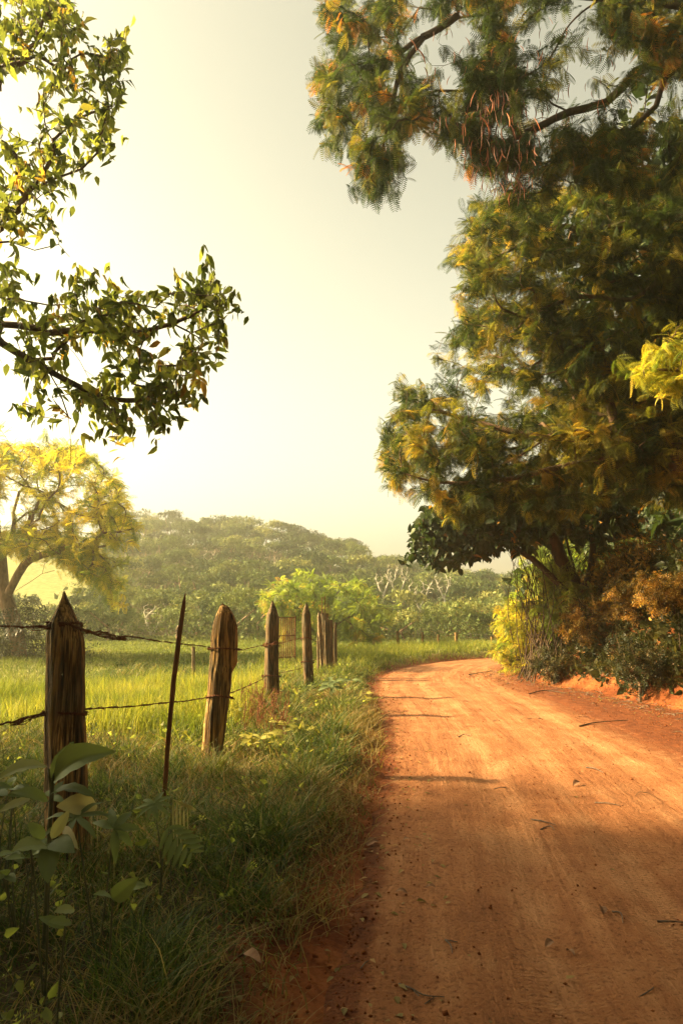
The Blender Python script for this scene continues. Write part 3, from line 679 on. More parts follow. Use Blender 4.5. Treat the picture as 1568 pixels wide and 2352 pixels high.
limbs = [[base, (-6.5, 4.4, 1.5), (-6.3, 4.6, 2.9), (-6.2, 4.5, 4.4), (-6.0, 4.2, 6.0), (-5.5, 3.6, 7.6)],
         [(-6.3, 4.6, 2.9), (-5.2, 5.2, 3.9), q(-60, 735, 5.9), q(0, 785), q(110, 850), q(220, 905), q(300, 920), q(380, 905)],
         [(-6.2, 4.5, 3.8), (-5.2, 5.2, 4.4), q(-60, 745, 6.1), q(0, 745, 6.1), q(60, 750, 6.1), q(110, 765, 6.1), q(170, 810, 6.1), q(205, 870, 6.)],
         [q(110, 765, 6.1), q(180, 758, 6.2), q(270, 765, 6.2), q(340, 760, 6.2), q(430, 730, 6.2), q(480, 700, 6.2)],
         [q(400, 745, 6.2), q(440, 765, 6.2), q(480, 790, 6.2)],
         [q(220, 905), q(262, 950), q(275, 985), q(272, 1010)],
         [q(110, 850), q(130, 885, 5.9), q(152, 930, 5.9), q(160, 985, 5.9), q(164, 1030, 5.9), q(162, 1062, 5.9)],
         [(-6.2, 4.5, 4.4), (-5.0, 4.8, 5.2), q(-50, 530, 6), q(0, 508), q(45, 480), q(62, 445), q(100, 400), q(118, 360), q(125, 330), q(105, 290), q(100, 200)],
         [q(62, 440), q(110, 415), q(160, 402), q(200, 380), q(225, 350)],
         [(-6.1, 4.3, 5.6), (-5.0, 4.6, 6.4), q(-50, 200, 6), q(0, 160), q(50, 145), q(90, 130), q(150, 170), q(200, 205)],
         [q(-50, 560, 5.8), q(10, 552, 5.8), q(60, 570, 5.8), q(100, 575, 5.8), q(145, 560, 5.8), q(160, 590, 5.8)],
         [(-6.0, 4.2, 6.0), (-4.5, 2.8, 7.0), (-2.5, 1.0, 8.0), (-.5, -1, 8.4)],
         [(-6.1, 4.4, 5.0), (-7.5, 3, 6.2), (-9, 1, 7)], [(-6.3, 4.6, 2.9), (-8, 5, 3.8), (-10, 6, 4.5)], [(-6.2, 4.5, 3.6), (-6.5, 2, 4.6), (-6.5, -2, 5.5)]]
PA, PR, tips = grow(limbs, np.vstack([vis, np.array(pts)]), .22, .14)
wv_, _ = wood(PA, PR, tips, .0028, .13, 6)
tx, ty, tfw = proj(PA[tips]); vs_ = (tfw > 0) & (tx > -200) & (tx < 1700) & (ty > -120)
c1_ = sprays(PA, PR, tips[vs_], 8, .105, OVAL_E, spread=.75, droop=.9, back=.34, cl=.55, rollr=1.1, srand=.42)
c2_ = sprays(PA, PR, tips[~vs_], 34, .26, OVAL, spread=1.3, droop=.5, back=.9, cl=.5, rollr=1.2)
tree_obj('overhanging_tree', 'near tree whose oval-leaved boughs reach in from the left against the sky', 'tree', base, wv_, merge([c1_, c2_]), M['bark'], M['oval'])

# ------------------------------------------------------------------ trees over the right-hand bank
# A: feathery boughs with hanging pods
YA = 9.0
q = lambda px, py, Y=YA: P(px, py, Y)
base = np.array([9.6, 10.6, float(hgt(9.6, 10.6)[0]) - .15])
polyA = [(735, -40), (748, 60), (768, 120), (728, 160), (714, 205), (728, 262), (752, 322), (800, 362), (835, 395), (838, 445), (872, 462), (905, 440), (912, 380), (940, 345), (950, 300), (1000, 315), (1045, 320), (1090, 400), (1180, 470), (1260, 450), (1400, 440), (1640, 470), (1700, 200), (1700, -60)]
def densA(px, py):
    d = .06 + .95 * sstep(.36, .60, fbm(px / 95, py / 70, 5, 3) * 1.12); d = np.where(px < 930, np.maximum(d, .5), d)
    d = d * (1 - .85 * np.exp(-(((px - 1200) / 55) ** 2 + ((py - 30) / 40) ** 2))) * (1 - .7 * np.exp(-(((px - 1000) / 30) ** 2 + ((py - 130) / 45) ** 2))) * (1 - .7 * np.exp(-(((px - 1320) / 60) ** 2 + ((py - 430) / 30) ** 2)))
    return np.clip(d, .02, 1)
at_ = sample_poly(polyA, 950, 7.8, 10.6, densA)
limbs = [[base, (9.7, 10.5, 4.2), (9.5, 10.3, 6.4), (9.0, 10.0, 8.6), (8.2, 9.6, 10.4), (7.0, 9.4, 11.6)],
         [(8.2, 9.6, 10.4), (5.5, 9.2, 10.9), q(1092, -20), q(1053, 33), q(997, 72), q(953, 94), q(909, 127), q(864, 139), q(810, 150)],
         [q(975, 84), q(920, 161), q(898, 250), q(880, 333), q(868, 390)],
         [(9.0, 10.0, 8.6), q(1500, -60, 9.4), q(1377, 0, 9.3), q(1308, 55, 9.2), q(1253, 144, 9.0), q(1175, 189, 8.9), q(1130, 230, 8.8)],
         [(9.3, 10.2, 7.2), q(1600, 180, 9.8), q(1500, 250, 9.7), q(1436, 309, 9.7), q(1391, 336, 9.6), q(1325, 414, 9.5), q(1286, 497, 9.5)],
         [q(1600, 180, 9.8), q(1480, 150, 9.9), q(1400, 230, 9.9), q(1300, 260, 9.9), q(1220, 300, 9.7), q(1150, 330, 9.5)]]
PA, PR, tips = grow(limbs, at_, .32, .13)
wv_, _ = wood(PA, PR, tips, .0032, .125, 6)
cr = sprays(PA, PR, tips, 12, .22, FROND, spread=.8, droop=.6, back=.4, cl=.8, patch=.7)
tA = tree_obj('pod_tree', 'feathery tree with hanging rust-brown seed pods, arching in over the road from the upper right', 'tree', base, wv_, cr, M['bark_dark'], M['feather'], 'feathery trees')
podpoly = [(985, 250), (1060, 260), (1100, 190), (1190, 200), (1245, 300), (1235, 400), (1200, 470), (1120, 430), (1070, 370), (1040, 330)]
pp = np.vstack([sample_poly(podpoly, 250, 7.5, 8.6), sample_poly([(900, 60), (1300, 20), (1560, 300), (1300, 440), (1000, 250)], 90, 8, 9.6)])
pd_ = norm(np.stack([rng.normal(0, .22, len(pp)), rng.normal(0, .22, len(pp)), -np.ones(len(pp))], -1)); psz = rng.uniform(.12, .24, len(pp)); prr = np.clip(rng.normal(.5, .25, len(pp)), 0, .99)
pup = norm(rng.normal(0, 1, (len(pp), 3)))
rot = frames(pd_, pup)
for i in range(100):
    v, f, _ = stamp(POD[0][0], POD[0][1], pp[i:i + 1], rot[i:i + 1], psz[i:i + 1]); child(raw_mesh('seed_pod', v, f, [M['pod']], False, {'rnd': np.full(len(v), prr[i])}), 'seed_pod', tA)
v, f, _ = stamp(POD[0][0], POD[0][1], pp[100:], rot[100:], psz[100:])
o = child(raw_mesh('seed_pods', v, f, [M['pod']], False, {'rnd': np.repeat(prr[100:], len(POD[0][0]))}), 'seed_pods', tA); o['kind'] = 'stuff'

# B: the golden fern-leaved tree
YB = 12.0
q = lambda px, py, Y=YB: P(px, py, Y)
base = np.array([9.3, 13.2, float(hgt(9.3, 13.2)[0]) - .15])
polyB = [(1085, 455), (1062, 500), (1028, 560), (1036, 620), (1062, 650), (1050, 690), (1066, 735), (1000, 790), (1008, 850), (975, 875), (892, 872), (930, 915), (915, 935), (880, 985), (888, 1030), (878, 1075), (900, 1120), (950, 1135),
         (1000, 1150), (1050, 1190), (1120, 1205), (1250, 1190), (1400, 1150), (1700, 1160), (1700, 430), (1400, 400), (1200, 450)]
def densB(px, py):
    d = .34 + .75 * sstep(.34, .60, fbm(px / 130 + py / 300, py / 52, 15, 3) * 1.12)
    d = d * (1 - .8 * np.exp(-(((px - 1470) / 70) ** 2 + ((py - 600) / 60) ** 2))) * (1 - .85 * np.exp(-(((px - 1230) / 55) ** 2 + ((py - 1095) / 26) ** 2)))
    return np.clip(d, .04, 1)
at_ = sample_poly(polyB, 2200, 10.8, 14.8, densB)
limbs = [[base, (9.2, 13.0, 3.2), (8.8, 12.7, 4.6), (8.6, 12.6, 6.2), (8.2, 12.4, 8.0), (7.8, 12.2, 9.6)],
         [(8.8, 12.7, 4.4), q(1620, 1072, 12.3), q(1568, 1051), q(1512, 1023), q(1460, 1007), q(1394, 997), q(1299, 995), q(1252, 1009), q(1186, 1051), q(1120, 1080)],
         [(9.1, 12.9, 3.6), q(1620, 1095, 12.2), q(1568, 1077, 11.8), q(1488, 1061, 11.7), q(1413, 1044, 11.6), q(1332, 1063, 11.5), q(1252, 1080, 11.4), q(1176, 1099, 11.4), q(1063, 1110, 11.4), q(983, 1103, 11.5), q(921, 1085, 11.6)],
         [q(1413, 998), q(1401, 933, 11.9), q(1384, 853, 11.9), q(1389, 820, 11.9), q(1366, 791, 11.9), q(1300, 740, 12)],
         [q(1401, 933, 11.9), q(1350, 860, 11.8), q(1290, 800, 11.7)],
         [(8.3, 12.5, 7.6), q(1620, 520, 12.3), q(1568, 503), q(1502, 497), q(1441, 514), q(1336, 530), q(1286, 519), q(1200, 560), q(1120, 600)],
         [(8.6, 12.6, 6.0), q(1640, 620, 12), q(1568, 640), q(1500, 660), q(1440, 690), q(1330, 680), q(1220, 720), q(1120, 740)],
         [q(1252, 1009), q(1150, 985, 12.2), q(1060, 960, 12.4), q(960, 930, 12.6)]]
PA, PR, tips = grow(limbs, at_, .38, .12)
wv_, _ = wood(PA, PR, tips, .004, .24, 6)
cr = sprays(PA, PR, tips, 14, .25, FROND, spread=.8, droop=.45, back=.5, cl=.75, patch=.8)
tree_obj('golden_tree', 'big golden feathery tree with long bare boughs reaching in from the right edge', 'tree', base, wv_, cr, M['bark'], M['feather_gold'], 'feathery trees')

# B2: pale yellow-green spray at the right edge
q = lambda px, py, Y=8.5: P(px, py, Y)
base = np.array([7.6, 8.6, float(hgt(7.6, 8.6)[0]) - .1])
at_ = sample_poly([(1435, 890), (1450, 830), (1500, 790), (1540, 740), (1600, 715), (1700, 720), (1700, 920), (1560, 880), (1500, 900)], 80, 8.2, 9.2)
PA, PR, tips = grow([[base, (7.7, 8.6, 2.5), (7.5, 8.6, 4.2), (6.9, 8.6, 5.0), q(1620, 860), q(1568, 850), q(1510, 850)]], at_, .3)
wv_, _ = wood(PA, PR, tips, .004, .06)
cr = sprays(PA, PR, tips, 12, .20, FROND, spread=.8, droop=.5, back=.5, cl=.6)
tree_obj('sapling', 'pale yellow-green feathery sapling poking in halfway up the right edge', 'tree', base, wv_, cr, M['bark'], M['feather_back'], 'feathery trees')

# C: broad-leaved tree with leaning stems at the end of the bank
YC = 18.0
q = lambda px, py, Y=YC: P(px, py, Y)
base = q(1322, 1400); base[2] = float(hgt(base[0], base[1])[0]) - .15
polyC = [(945, 1235), (962, 1185), (1010, 1150), (1060, 1125), (1150, 1110), (1250, 1110), (1380, 1130), (1470, 1170), (1470, 1230), (1380, 1235), (1300, 1225), (1200, 1255), (1160, 1268), (1090, 1272), (1040, 1302), (1000, 1296), (955, 1285)]
at_ = sample_poly(polyC, 560, 16.5, 20.0)
limbs = [[base, q(1318, 1345), q(1295, 1302), q(1276, 1255), q(1262, 1222), q(1245, 1170), q(1240, 1120)],
         [q(1320, 1360), q(1322, 1320, 18.2), q(1309, 1278, 18.2), q(1299, 1231, 18.2), q(1300, 1180, 18.2), q(1330, 1120, 18.2)],
         [q(1262, 1222), q(1180, 1215, 17.8), q(1100, 1225, 17.6), q(1030, 1235, 17.6)],
         [q(1320, 1390), q(1350, 1330, 18.6), q(1361, 1255, 18.6), q(1362, 1190, 18.6)],
         [q(1318, 1375), q(1270, 1330, 18), q(1230, 1290, 18), q(1200, 1270, 18)]]
PA, PR, tips = grow(limbs, at_, .4, .12)
wv_, _ = wood(PA, PR, tips, .005, .24, 6)
cr = sprays(PA, PR, tips, 14, .24, OVAL, spread=.9, droop=.5, back=.6, cl=.5, rollr=1)
tree_obj('broad_leaved_tree', 'dark broad-leaved tree with leaning twin stems at the far end of the bank', 'tree', base, wv_, cr, M['bark_dark'], M['broad'])

# wood on top of the bank: separate trees, copied from three kinds
protos = []   # three kinds of tree
for kpr in range(3):
    H = [9.5, 8.0, 11.0][kpr]; b = np.array([0.0, 0, 0]); n = 230
    a = rng.uniform(0, 2 * np.pi, n); r = np.sqrt(rng.random(n)) * 2.9; zz = H * (.34, .12, .30)[kpr] + H * (.66, .88, .7)[kpr] * rng.random(n)
    at_ = np.stack([r * np.cos(a) * (1.15 - .4 * (zz / H)), r * np.sin(a) * (1.15 - .4 * (zz / H)), zz], -1)
    PA, PR, tips = grow([[b, (.15, .1, H * .3), (-.1, .1, H * .6), (0, 0, H * .9)], [(.1, 0, H * .25), (.9, .3, H * .5), (1.4, .5, H * .7)], [(.1, 0, H * .3), (-.9, -.3, H * .5), (-1.3, -.5, H * .75)]], at_, .6, .1)
    wv_, _ = wood(PA, PR, tips, .012, .17, 6, minr=.014)
    cr = sprays(PA, PR, tips, 15, .42, SPRIG + OVAL, spread=1.1, droop=.3, back=1.0, cl=.5, rollr=1)
    protos.append((raw_mesh('wood_tree_trunk', *wv_, [M['bark_dark']], True), raw_mesh('wood_tree_crown', cr[0], cr[1], [M['broad']], False, {'rnd': cr[2]})))
spots = [(8.6, 16.2), (10.6, 15.0), (12.8, 14.2), (9.4, 18.6), (11.4, 17.6), (13.8, 17.0), (15.6, 15.2), (10.6, 21.4), (13.2, 20.6), (16.0, 19.4), (12.0, 11.4), (14.6, 11.6), (11.2, 8.2), (18.5, 17.5), (16.5, 23.5), (18.6, 22.0), (9.8, 25.0), (12.4, 25.2), (14.8, 26.5), (20.5, 19.5), (13.0, 9.5), (9.9, 14.0)]
labs = ['leftmost of the dark trees crowded on top of the bank', 'dark trunk on the bank behind the golden bough', 'dark tree deep in the shade at the right edge of the wood']
for i, (x, y) in enumerate(spots):
    t = empty('wood_tree', (x, y, float(hgt(x, y)[0]) - .1)); t.rotation_euler = (0, 0, rng.uniform(0, 6.28)); s_ = rng.uniform(.95, 1.3); t.scale = (s_, s_, s_)
    tag(t, 'tall dark leafy tree in the shaded wood on top of the bank', 'tree', 'shaded trees on top of the bank')
    tr_, cr_ = protos[i % 3]; link(tr_, 'trunk', t); link(cr_, 'crown', t)
# outside the picture: unseen trees added to shade the foreground
for i, (x, y, s_) in enumerate([(-10.6, 3.4, .95), (-9.6, -.6, .95), (-14.8, 3.9, 1.25), (-14.0, -.6, 1.2), (-19.5, 4.2, 1.5), (-12.5, -4, 1.0), (-19.5, -1.5, 1.45), (-24, 2.5, 1.6), (-22.5, 6.1, 1.4), (9.4, 5.6, .8), (7.0, .5, .9), (2, -4, 1.0), (-3, -4, 1.0), (-6.5, -4.5, .8), (-11, -6, 1), (4, -7, 1.0), (-1, -8, 1.0), (9.5, -3.5, 1.0), (9.5, 2.5, .9)]):
    t = empty('wood_tree', (x, y, float(hgt(x, y)[0]) - .1)); t.rotation_euler = (0, 0, rng.uniform(0, 6.28)); t.scale = (s_ * 1.1, s_ * 1.1, s_)
    tag(t, 'unseen leafy tree added to shade the foreground', 'tree', 'unseen trees added for foreground shade')
    tr_, cr_ = protos[i % 3]; link(tr_, 'trunk', t); link(cr_, 'crown', t)

# ------------------------------------------------------------------ growth on the bank
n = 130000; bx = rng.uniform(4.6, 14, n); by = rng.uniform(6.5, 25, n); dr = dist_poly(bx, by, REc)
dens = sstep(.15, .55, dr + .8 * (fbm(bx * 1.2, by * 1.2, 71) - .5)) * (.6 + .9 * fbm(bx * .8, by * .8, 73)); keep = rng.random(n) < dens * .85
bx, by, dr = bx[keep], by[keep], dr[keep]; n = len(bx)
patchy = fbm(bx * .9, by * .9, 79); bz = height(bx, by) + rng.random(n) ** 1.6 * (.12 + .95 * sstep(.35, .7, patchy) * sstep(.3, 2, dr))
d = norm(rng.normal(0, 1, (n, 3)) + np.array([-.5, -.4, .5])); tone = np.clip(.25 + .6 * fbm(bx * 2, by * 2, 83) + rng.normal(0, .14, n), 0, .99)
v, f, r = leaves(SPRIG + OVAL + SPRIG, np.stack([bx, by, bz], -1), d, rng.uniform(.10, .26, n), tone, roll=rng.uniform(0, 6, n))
tag(link(raw_mesh('undergrowth', v, f, [M['under']], False, {'rnd': r}), 'undergrowth'), 'tangled undergrowth covering the earth bank, shade put into its dark leaf colour', 'undergrowth', kind='stuff')
M['amber'] = leaf_mat('amber_lit_leaf', [(0, (.05, .045, .015)), (.4, (.16, .10, .025)), (.8, (.36, .17, .03)), (1, (.45, .30, .06))], .5)  # amber sunlight on the crest is put into this leaf colour
n = 110000; bx = rng.uniform(5, 14, n); by = rng.uniform(9, 24, n); dr = dist_poly(bx, by, REc)
keep = rng.random(n) < sstep(.9, 2.0, dr + 1.0 * (fbm(bx * 1.1, by * 1.1, 271) - .5)) * (1 - sstep(4.2, 5.5, dr)) * sstep(.40, .55, fbm(bx * .9, by * .9, 273)) * .8
bx, by = bx[keep], by[keep]; n = len(bx); bz = height(bx, by) + .25 + rng.random(n) * 1.9 * fbm(bx * 1.4, by * 1.4, 277)
v, f, r = leaves(SPRIG + SPRIG + OVAL_E, np.stack([bx, by, bz], -1), norm(rng.normal(0, 1, (n, 3)) + np.array([-.4, -.3, .4])), rng.uniform(.07, .17, n), np.clip(rng.normal(.5, .25, n), 0, .99), roll=rng.uniform(0, 6, n))
tag(link(raw_mesh('amber_lit_undergrowth', v, f, [M['amber']], False, {'rnd': r}), 'amber_lit_undergrowth'), 'leaves along the crest of the bank with amber sunlight put into their colour', 'undergrowth', kind='stuff')
# separate bushes on the bank
for (px, py, Y, rr, hh, lab, mt, tm) in [
        (1345, 1432, 17.0, .75, 1.2, 'bush with amber light in its leaf colour on the bank just right of the yellow feathery bush', 'amber', SPRIG),
        (1430, 1380, 16.2, .8, 1.1, 'bush with amber light in its leaf colour on the crest of the bank below the dark trunks', 'amber', SPRIG),
        (1290, 1345, 18.2, .8, 1.3, 'sunlit golden bush crowding the foot of the leaning stems', 'feather_yellow', FROND_L),
        (1460, 1490, 13.6, .6, .8, 'dark leafy bush halfway up the bank near the right edge', 'under', SPRIG),
        (1540, 1350, 14.5, .8, .9, 'brush with reddish light in its leaf colour on the crest of the bank at the right edge', 'amber', SPRIG),
        (1265, 1520, 17.0, .5, .7, 'low green bush above the bare red soil at the bend', 'under', SPRIG),
        (1385, 1250, 22.5, 1.6, 2.6, 'golden bush glowing between the dark trunks', 'feather_yellow', FROND_L),
        (1240, 1300, 22.0, 1.0, 2.0, 'golden bush behind the leaning stems, against the bright gap', 'feather_yellow', FROND_L)]:
    c_ = P(px, py, Y); z0 = float(hgt(c_[0], c_[1])[0]); z0 = z0 - .05; b = np.array([c_[0], c_[1], z0]); top = max(c_[2] + hh * .4, z0 + hh)
    n = int(70 * rr / .7); u3 = norm(rng.normal(0, 1, (n, 3))) * (rng.random(n) ** .4)[:, None]
    at_ = np.array([c_[0], c_[1], (z0 + top) / 2 + .1]) + u3 * [rr, rr, (top - z0) / 2]
    PA, PR, tips = grow([[b, b + [.03, 0, .25 * (top - z0)]]], at_, .25, .12)
    wv_, _ = wood(PA, PR, tips, .004, .03, 4); cr = sprays(PA, PR, tips, 26 if tm is not FROND_L else 16, .12 if tm is not FROND_L else .26, tm, spread=1.1, droop=.2, back=.35, cl=.5, rollr=1)
    tree_obj('bush', lab, 'bush', b, wv_, cr, M['bark'], M[mt], 'bushes on the bank')
# bare stems and vines over the bank
parts = []
for k_ in range(150):
    x, y = rng.uniform(5.5, 11), rng.uniform(9, 22)
    if float(dist_poly(np.array([x]), np.array([y]), REc)[0]) < .8: continue
    b = np.array([x, y, float(hgt(x, y)[0])]); a = rng.uniform(0, 6.28); l = rng.uniform(.4, 1.5); lean = rng.uniform(.1, .9)
    pt = [b, b + [math.cos(a) * l * lean * .4, math.sin(a) * l * lean * .4, l * .55], b + [math.cos(a) * l * lean, math.sin(a) * l * lean, l * (1 - lean * .5)]]
    parts.append(tube(spline(pt, 6), np.linspace(.009, .003, 6), 4))
for k_ in range(70):
    b = P(rng.uniform(1180, 1330), rng.uniform(1330, 1420), rng.uniform(17.5, 19.5)); b[2] = float(hgt(b[0], b[1])[0]); t_ = P(rng.uniform(1150, 1400), rng.uniform(1180, 1330), rng.uniform(17.5, 19.5))
    md = (b + t_) / 2 + rng.normal(0, .25, 3); parts.append(tube(spline([b, md, t_], 8), np.linspace(.016, .005, 8), 4))
tag(link(raw_mesh('bare_stems', *join(parts), [M['bark_dark']], True), 'bare_stems'), 'thin bare stems and vines tangled over the bank', 'stems', kind='stuff')

# ------------------------------------------------------------------ fence posts
def c7(x, y): return (x / 2.4387, 1331.9 + y / 2.4387)
def c6(x, y): return (505.2 + x / 2.2761, 1148.2 + y / 2.2761)
def post(label, outline, Y, material, depth=.6, seed=0, name='fence_post', bow=0, flat=False, ridge_=.5, kr=40, group='fence posts along the verge', cat='fence post', ground=None):
    """outline: (py, px_left, px_right) from the top down; the bottom is carried into the ground"""
    o = np.array(outline, float); a = P(o[:, 1], o[:, 0], Y); b = P(o[:, 2], o[:, 0], Y); zz = a[:, 2]; xl, xr = a[:, 0], b[:, 0]
    g = float(hgt((xl[-1] + xr[-1]) / 2, Y)[0]) - .15
    if zz[-1] > g: # carry on the lean of the lowest two rows
        k_ = (zz[-1] - g) / max(zz[-3] - zz[-1], .05); xl = np.append(xl, xl[-1] + (xl[-1] - xl[-3]) * k_ * .8); xr = np.append(xr, xr[-1] + (xr[-1] - xr[-3]) * k_ * .8); zz = np.append(zz, g)
    z = np.linspace(zz[0], zz[-1], 70) if not flat else np.linspace(zz[0], zz[-1], 40)
    z = np.sort(np.concatenate([z, zz]))[::-1]
    XL = np.interp(-z, -zz, xl); XR = np.interp(-z, -zz, xr); r_ = np.random.default_rng(seed)
    XL = XL + .004 * (fbm(z * 9, z * 0 + seed, 3) - .5) * 2; XR = XR + .004 * (fbm(z * 9, z * 0 + seed + 7, 3) - .5) * 2
    W_ = XR - XL; cx = (XL + XR) / 2; wmax = W_.max(); D = np.minimum(wmax * depth, np.maximum(W_ * 1.0, .02)) if not flat else np.full(len(z), wmax * depth)
    ang = np.arange(kr) / kr * 2 * np.pi; e = .62                      # squarish split section
    ca, sa = np.sign(np.cos(ang)) * abs(np.cos(ang)) ** e, np.sign(np.sin(ang)) * abs(np.sin(ang)) ** e
    front = np.where(sa < 0, 1 + ridge_ * np.clip(1 - abs(ca + .25) * 1.3, 0, 1), 1)     # a ridge down the face where it was split
    gro = 1 - .05 * (r_.random(kr) < .3) * r_.random(kr)
    vx = cx[:, None] + W_[:, None] / 2 * ca[None] * gro * (1 + .07 * (fbm(ang[None] * 4 + 0 * z[:, None], z[:, None] * 2.2, seed + 5) - .5))
    vy = Y + D[:, None] / 2 * (sa * front)[None] * (1 + .35 * (fbm(ang[None] * 7 + 0 * z[:, None], z[:, None] * 1.5, seed + 9) - .5)) + .01 * (fbm(z * 2, z * 0, seed + 2) - .5)[:, None]
    v = np.stack([vx, vy, np.repeat(z[:, None], kr, 1)], -1).reshape(-1, 3); m_ = len(z)
    i = np.arange(m_ - 1)[:, None] * kr; j = np.arange(kr)[None]; f = np.stack([i + j, i + (j + 1) % kr, i + kr + (j + 1) % kr, i + kr + j], -1).reshape(-1, 4)
    v = np.vstack([v, [[cx[0], Y, z[0] + (.004 if flat else .01)]]]); t_ = len(v) - 1; f = np.vstack([f, np.array([(t_, (q_ + 1) % kr, q_, q_) for q_ in range(kr)])[:, :4]])
    f2 = f.copy()
    base = np.array([cx[-1], Y, z[-1]]); me = bpy.data.meshes.new(name)
    me.from_pydata([tuple(p_) for p_ in v - base], [], [tuple(q_) for q_ in f[:-kr]] + [(int(q_[0]), int(q_[1]), int(q_[2])) for q_ in f[-kr:]])
    me.materials.append(material); me.polygons.foreach_set('use_smooth', np.ones(len(me.polygons), bool)); me.update()
    ob = link(me, name, None, tuple(base)); tag(ob, label, cat, group); return ob

post('nearest thick split post with a sharp slanting tip and orange light in its wood colour', [(1360, 147, 151), (1375, 143, 156), (1395, 135, 163), (1418, 125, 172), (1432, 119, 178), (1452, 112, 186), (1475, 110, 192), (1560, 111, 192), (1640, 108, 193), (1720, 106, 196), (1800, 107, 199), (1900, 109, 203), (1960, 110, 204)], 4.45, W1, .62, 1, kr=56)
o3 = [(1387, 509, 513)] + [(c7(0, y)[1], c7(l, 0)[0], c7(r_, 0)[0]) for y, l, r_ in [(150, 1232, 1283), (195, 1212, 1308), (260, 1192, 1330), (330, 1184, 1333), (400, 1181, 1331), (470, 1175, 1328), (520, 1170, 1300), (560, 1168, 1296), (640, 1164, 1288), (720, 1155, 1278), (800, 1145, 1268), (900, 1137, 1256), (990, 1128, 1242)]]
post('split post leaning right with a rounded blade top and broken notch', o3, 7.5, W1, .55, 3, kr=56, ridge_=.35)
o4 = [(c6(275, 526)[1], 625.5, 627)] + [(c6(0, y)[1], c6(l, 0)[0], c6(r_, 0)[0]) for y, l, r_ in [(560, 261, 291), (602, 245, 304), (660, 240, 305), (720, 238, 305), (800, 235, 306), (900, 232, 307), (1000, 231, 311), (1060, 232, 312)]]
post('dark brown post with a sharp pencil point in front of the barred gate', o4, 12.0, W2, .8, 5)
o5 = [(c6(0, 540)[1], c6(448, 0)[0], c6(453, 0)[0])] + [(c6(0, y)[1], c6(l, 0)[0], c6(r_, 0)[0]) for y, l, r_ in [(560, 440, 463), (600, 429, 474), (660, 428, 477), (760, 429, 480), (850, 433, 486), (930, 437, 491), (1000, 441, 493)]]
post('dark brown pointed post nearest the cluster of squared gate posts', o5, 14.5, W2, .8, 8)
post('pale sunlit split post at the left of the gate post cluster', [(c6(0, 588)[1], c6(514, 0)[0], c6(520, 0)[0])] + [(c6(0, y)[1], c6(l, 0)[0], c6(r_, 0)[0]) for y, l, r_ in [(610, 508, 528), (660, 508, 532), (720, 512, 535), (800, 518, 538), (860, 524, 540)]], 18.2, W3, .8, 11)
post('tall square dark post of the gate cluster with two rusty rods above it', [(c6(0, y)[1], c6(l, 0)[0], c6(r_, 0)[0]) for y, l, r_ in [(593, 525, 567), (640, 526, 567), (700, 528, 568), (780, 533, 570), (870, 540, 574)]], 18.9, W2, .9, 13, flat=True, ridge_=0)
post('lower weathered square post, second from the right in the gate cluster', [(c6(0, y)[1], c6(l, 0)[0], c6(r_, 0)[0]) for y, l, r_ in [(628, 546, 589), (700, 546, 590), (780, 548, 592), (880, 552, 596)]], 18.3, W2, .8, 17, flat=True, ridge_=0)
post('rightmost narrow dark post of the gate cluster', [(c6(0, y)[1], c6(l, 0)[0], c6(r_, 0)[0]) for y, l, r_ in [(640, 597, 609), (700, 593, 611), (780, 592, 612), (870, 592, 613)]], 18.8, W2, .9, 19, flat=True, ridge_=0)
post('slender pale stick standing left of the gate cluster', [(c6(0, y)[1], c6(l, 0)[0], c6(r_, 0)[0]) for y, l, r_ in [(690, 506, 510), (760, 505, 519), (840, 507, 520), (910, 508, 517)]], 17.4, W3, .9, 23, group=None, cat='stick', name='wooden_stick')
# rusty rods
for k_, px in enumerate((739.5, 745.8)):
    a, b = P(px, c6(0, 508 - 4 * k_)[1], 18.9), P(px + 1, c6(0, 640)[1], 18.9)
    b[2] = a[2] - 1.0; tag(link(raw_mesh('metal_rod', *tube([a, (a + b) / 2, b], .012, 6), [M['rust']], True), 'metal_rod'),
        ['left one of the two rusty rods sticking up above the tall gate post', 'right one of the two rusty rods sticking up above the tall gate post'][k_], 'rod', 'rusty rods above the gate post')
# leaning flat stake
o2 = [c for c in [(1364, 425.5, 427.5), (1380, 420, 427), (1400, 415.5, 426), (1440, 409, 421), (1500, 401, 413), (1560, 394, 406), (1640, 387, 398), (1720, 380, 391), (1800, 374, 385), (1830, 372, 383)]]
post('thin rust-red flat stake leaning right between the nearest thick posts', o2, 5.5, M['stake'], .35, 29, name='leaning_stake', cat='stake', group=None, kr=12, ridge_=0)
# far meadow post
post('small grey post alone out in the meadow', [(1485, 441, 448), (1500, 441, 448.5), (1540, 441, 449)], 17.5, W3, 1, 31, flat=True, ridge_=0, kr=14, group=None)
# posts beyond the bend
fps = []
for px, y0, y1, wd_, Y, lab in [(857, 1467, 1494, 4.5, 31.5, 'leftmost small post beyond the bend, beside the yellow tree'), (913, 1453, 1494, 5.5, 31.8, 'straight brown post beyond the bend, second from the left'),
                           (970, 1455, 1493, 4.5, 32.2, 'middle dark post of the row beyond the bend'), (1006, 1460, 1492, 4, 32.6, 'faint reddish post beyond the bend, fourth in its row'),
                           (1047, 1455, 1492, 6, 32.8, 'boldest red-brown post beyond the bend, left of the white wall'), (1129, 1465, 1490, 4.5, 33.5, 'last post beyond the bend, half behind the yellow bush')]:
    wd_ *= 1.25; y0 -= 3
    post(lab, [(y0, px - wd_ / 2, px + wd_ / 2), (y0 + 3, px - wd_ / 2, px + wd_ / 2), ((y0 + y1) / 2, px - wd_ / 2 + .3, px + wd_ / 2 + .3), (y1, px - wd_ / 2, px + wd_ / 2)], Y, W1, 1, int(px), flat=True, ridge_=0, kr=14, group='posts beyond the bend')
    fps.append(P(px, y0 + 7, Y)); 
